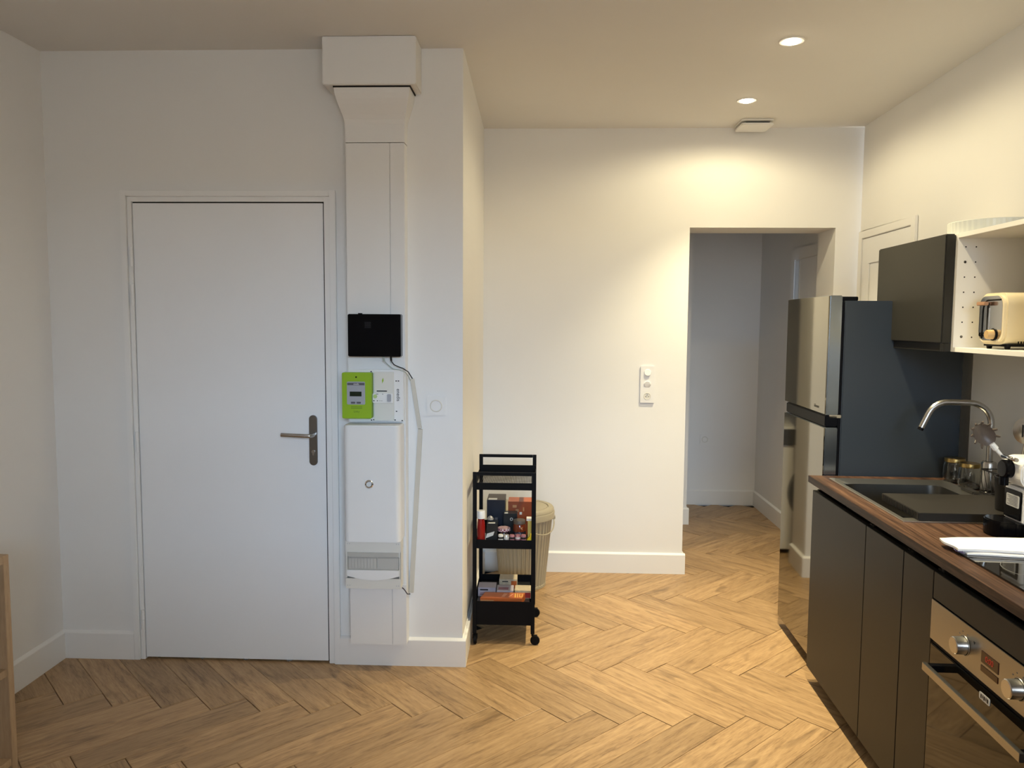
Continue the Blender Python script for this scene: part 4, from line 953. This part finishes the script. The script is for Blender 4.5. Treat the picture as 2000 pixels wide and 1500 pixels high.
# things in the bottom bin
BZ = .1012
LIL = mat('lilac_carton', (.42, .38, .44), .45, var=.15, vscale=40); MAU = mat('mauve_print', (.26, .09, .14), .45, var=.2, vscale=40)
carton('filler_carton', 'plain dark box low in the bottom bin under the cartons', 'box', (-.300, 3.60, BZ), (-.045, 3.93, BZ+.088), BLKC)
z1 = BZ+.0885
carton('white_carton', 'small white and lilac carton at the left of the bottom bin', 'box', (-.300, 3.70, z1), (-.212, 3.78, z1+.045), LIL,
       (('dark_title', (-.290, 3.6992, z1+.031), (-.250, 3.6999, z1+.037), BLKC), ('print', (-.290, 3.6992, z1+.010), (-.225, 3.6999, z1+.013), MAU), ('print', (-.290, 3.6992, z1+.018), (-.225, 3.6999, z1+.020), MAU)))
carton('white_carton', 'white and mauve carton in the middle of the bottom bin', 'box', (-.208, 3.685, z1), (-.125, 3.77, z1+.036), LIL,
       (('dark_title', (-.190, 3.6842, z1+.022), (-.150, 3.6849, z1+.028), BLKC), ('mauve_top', (-.200, 3.70, z1+.036), (-.150, 3.735, z1+.0364), MAU)))
carton('mixed_packet', 'cream, red and orange packet at the back of the bottom bin', 'packet', (-.200, 3.79, z1), (-.110, 3.87, z1+.058), mat('cream_print', (.48, .40, .28), .5, var=.3, vscale=60),
       (('red_corner', (-.140, 3.7892, z1+.01), (-.112, 3.7899, z1+.05), ORA), ('dark_print', (-.185, 3.7892, z1+.044), (-.155, 3.7899, z1+.049), BLKC)))
carton('red_packet', 'cream and red packet at the right of the bottom bin', 'packet', (-.118, 3.68, z1), (-.036, 3.76, z1+.040), mat('cream_print', (.48, .40, .28), .5, var=.3, vscale=60),
       (('red_panel', (-.072, 3.6792, z1+.004), (-.040, 3.6799, z1+.030), mat('red_print', (.30, .03, .03), .4)), ('orange_panel', (-.108, 3.6792, z1+.002), (-.080, 3.6799, z1+.012), ORA)))
t = Thing('orange_carton', 'flat bright orange carton lying at the front of the bottom bin', 'box', (-.165, 3.63, z1))
p = t.part('box', MB().prism([(-.281, 3.587), (-.080, 3.587), (-.066, 3.668), (-.262, 3.668)], 2, z1, z1+.034), ORA, .001)
t.part('pale_edge', MB().box((-.279, 3.5862, z1+.003), (-.215, 3.5869, z1+.024)), mat('tan_print', (.45, .22, .09), .5), parent=p)
pr = MB()
for x0, x1, y0, y1 in ((-.116, -.110, 3.600, 3.655), (-.104, -.100, 3.600, 3.655), (-.094, -.078, 3.605, 3.612), (-.094, -.090, 3.612, 3.65), (-.082, -.078, 3.612, 3.65)): pr.box((x0, y0, z1+.034), (x1, y1, z1+.0344))
t.part('yellow_print', pr, mat('amber_print', (.70, .42, .08), .4), parent=p, kind='stuff')
pr = MB().prism([(-.180, 3.605), (-.166, 3.605), (-.150, 3.65), (-.168, 3.655)], 2, z1+.034, z1+.0344).prism([(-.150, 3.602), (-.144, 3.602), (-.122, 3.645), (-.127, 3.648)], 2, z1+.034, z1+.0344)
t.part('pink_print', pr, mat('salmon_print', (.60, .26, .16), .4), parent=p, kind='stuff')
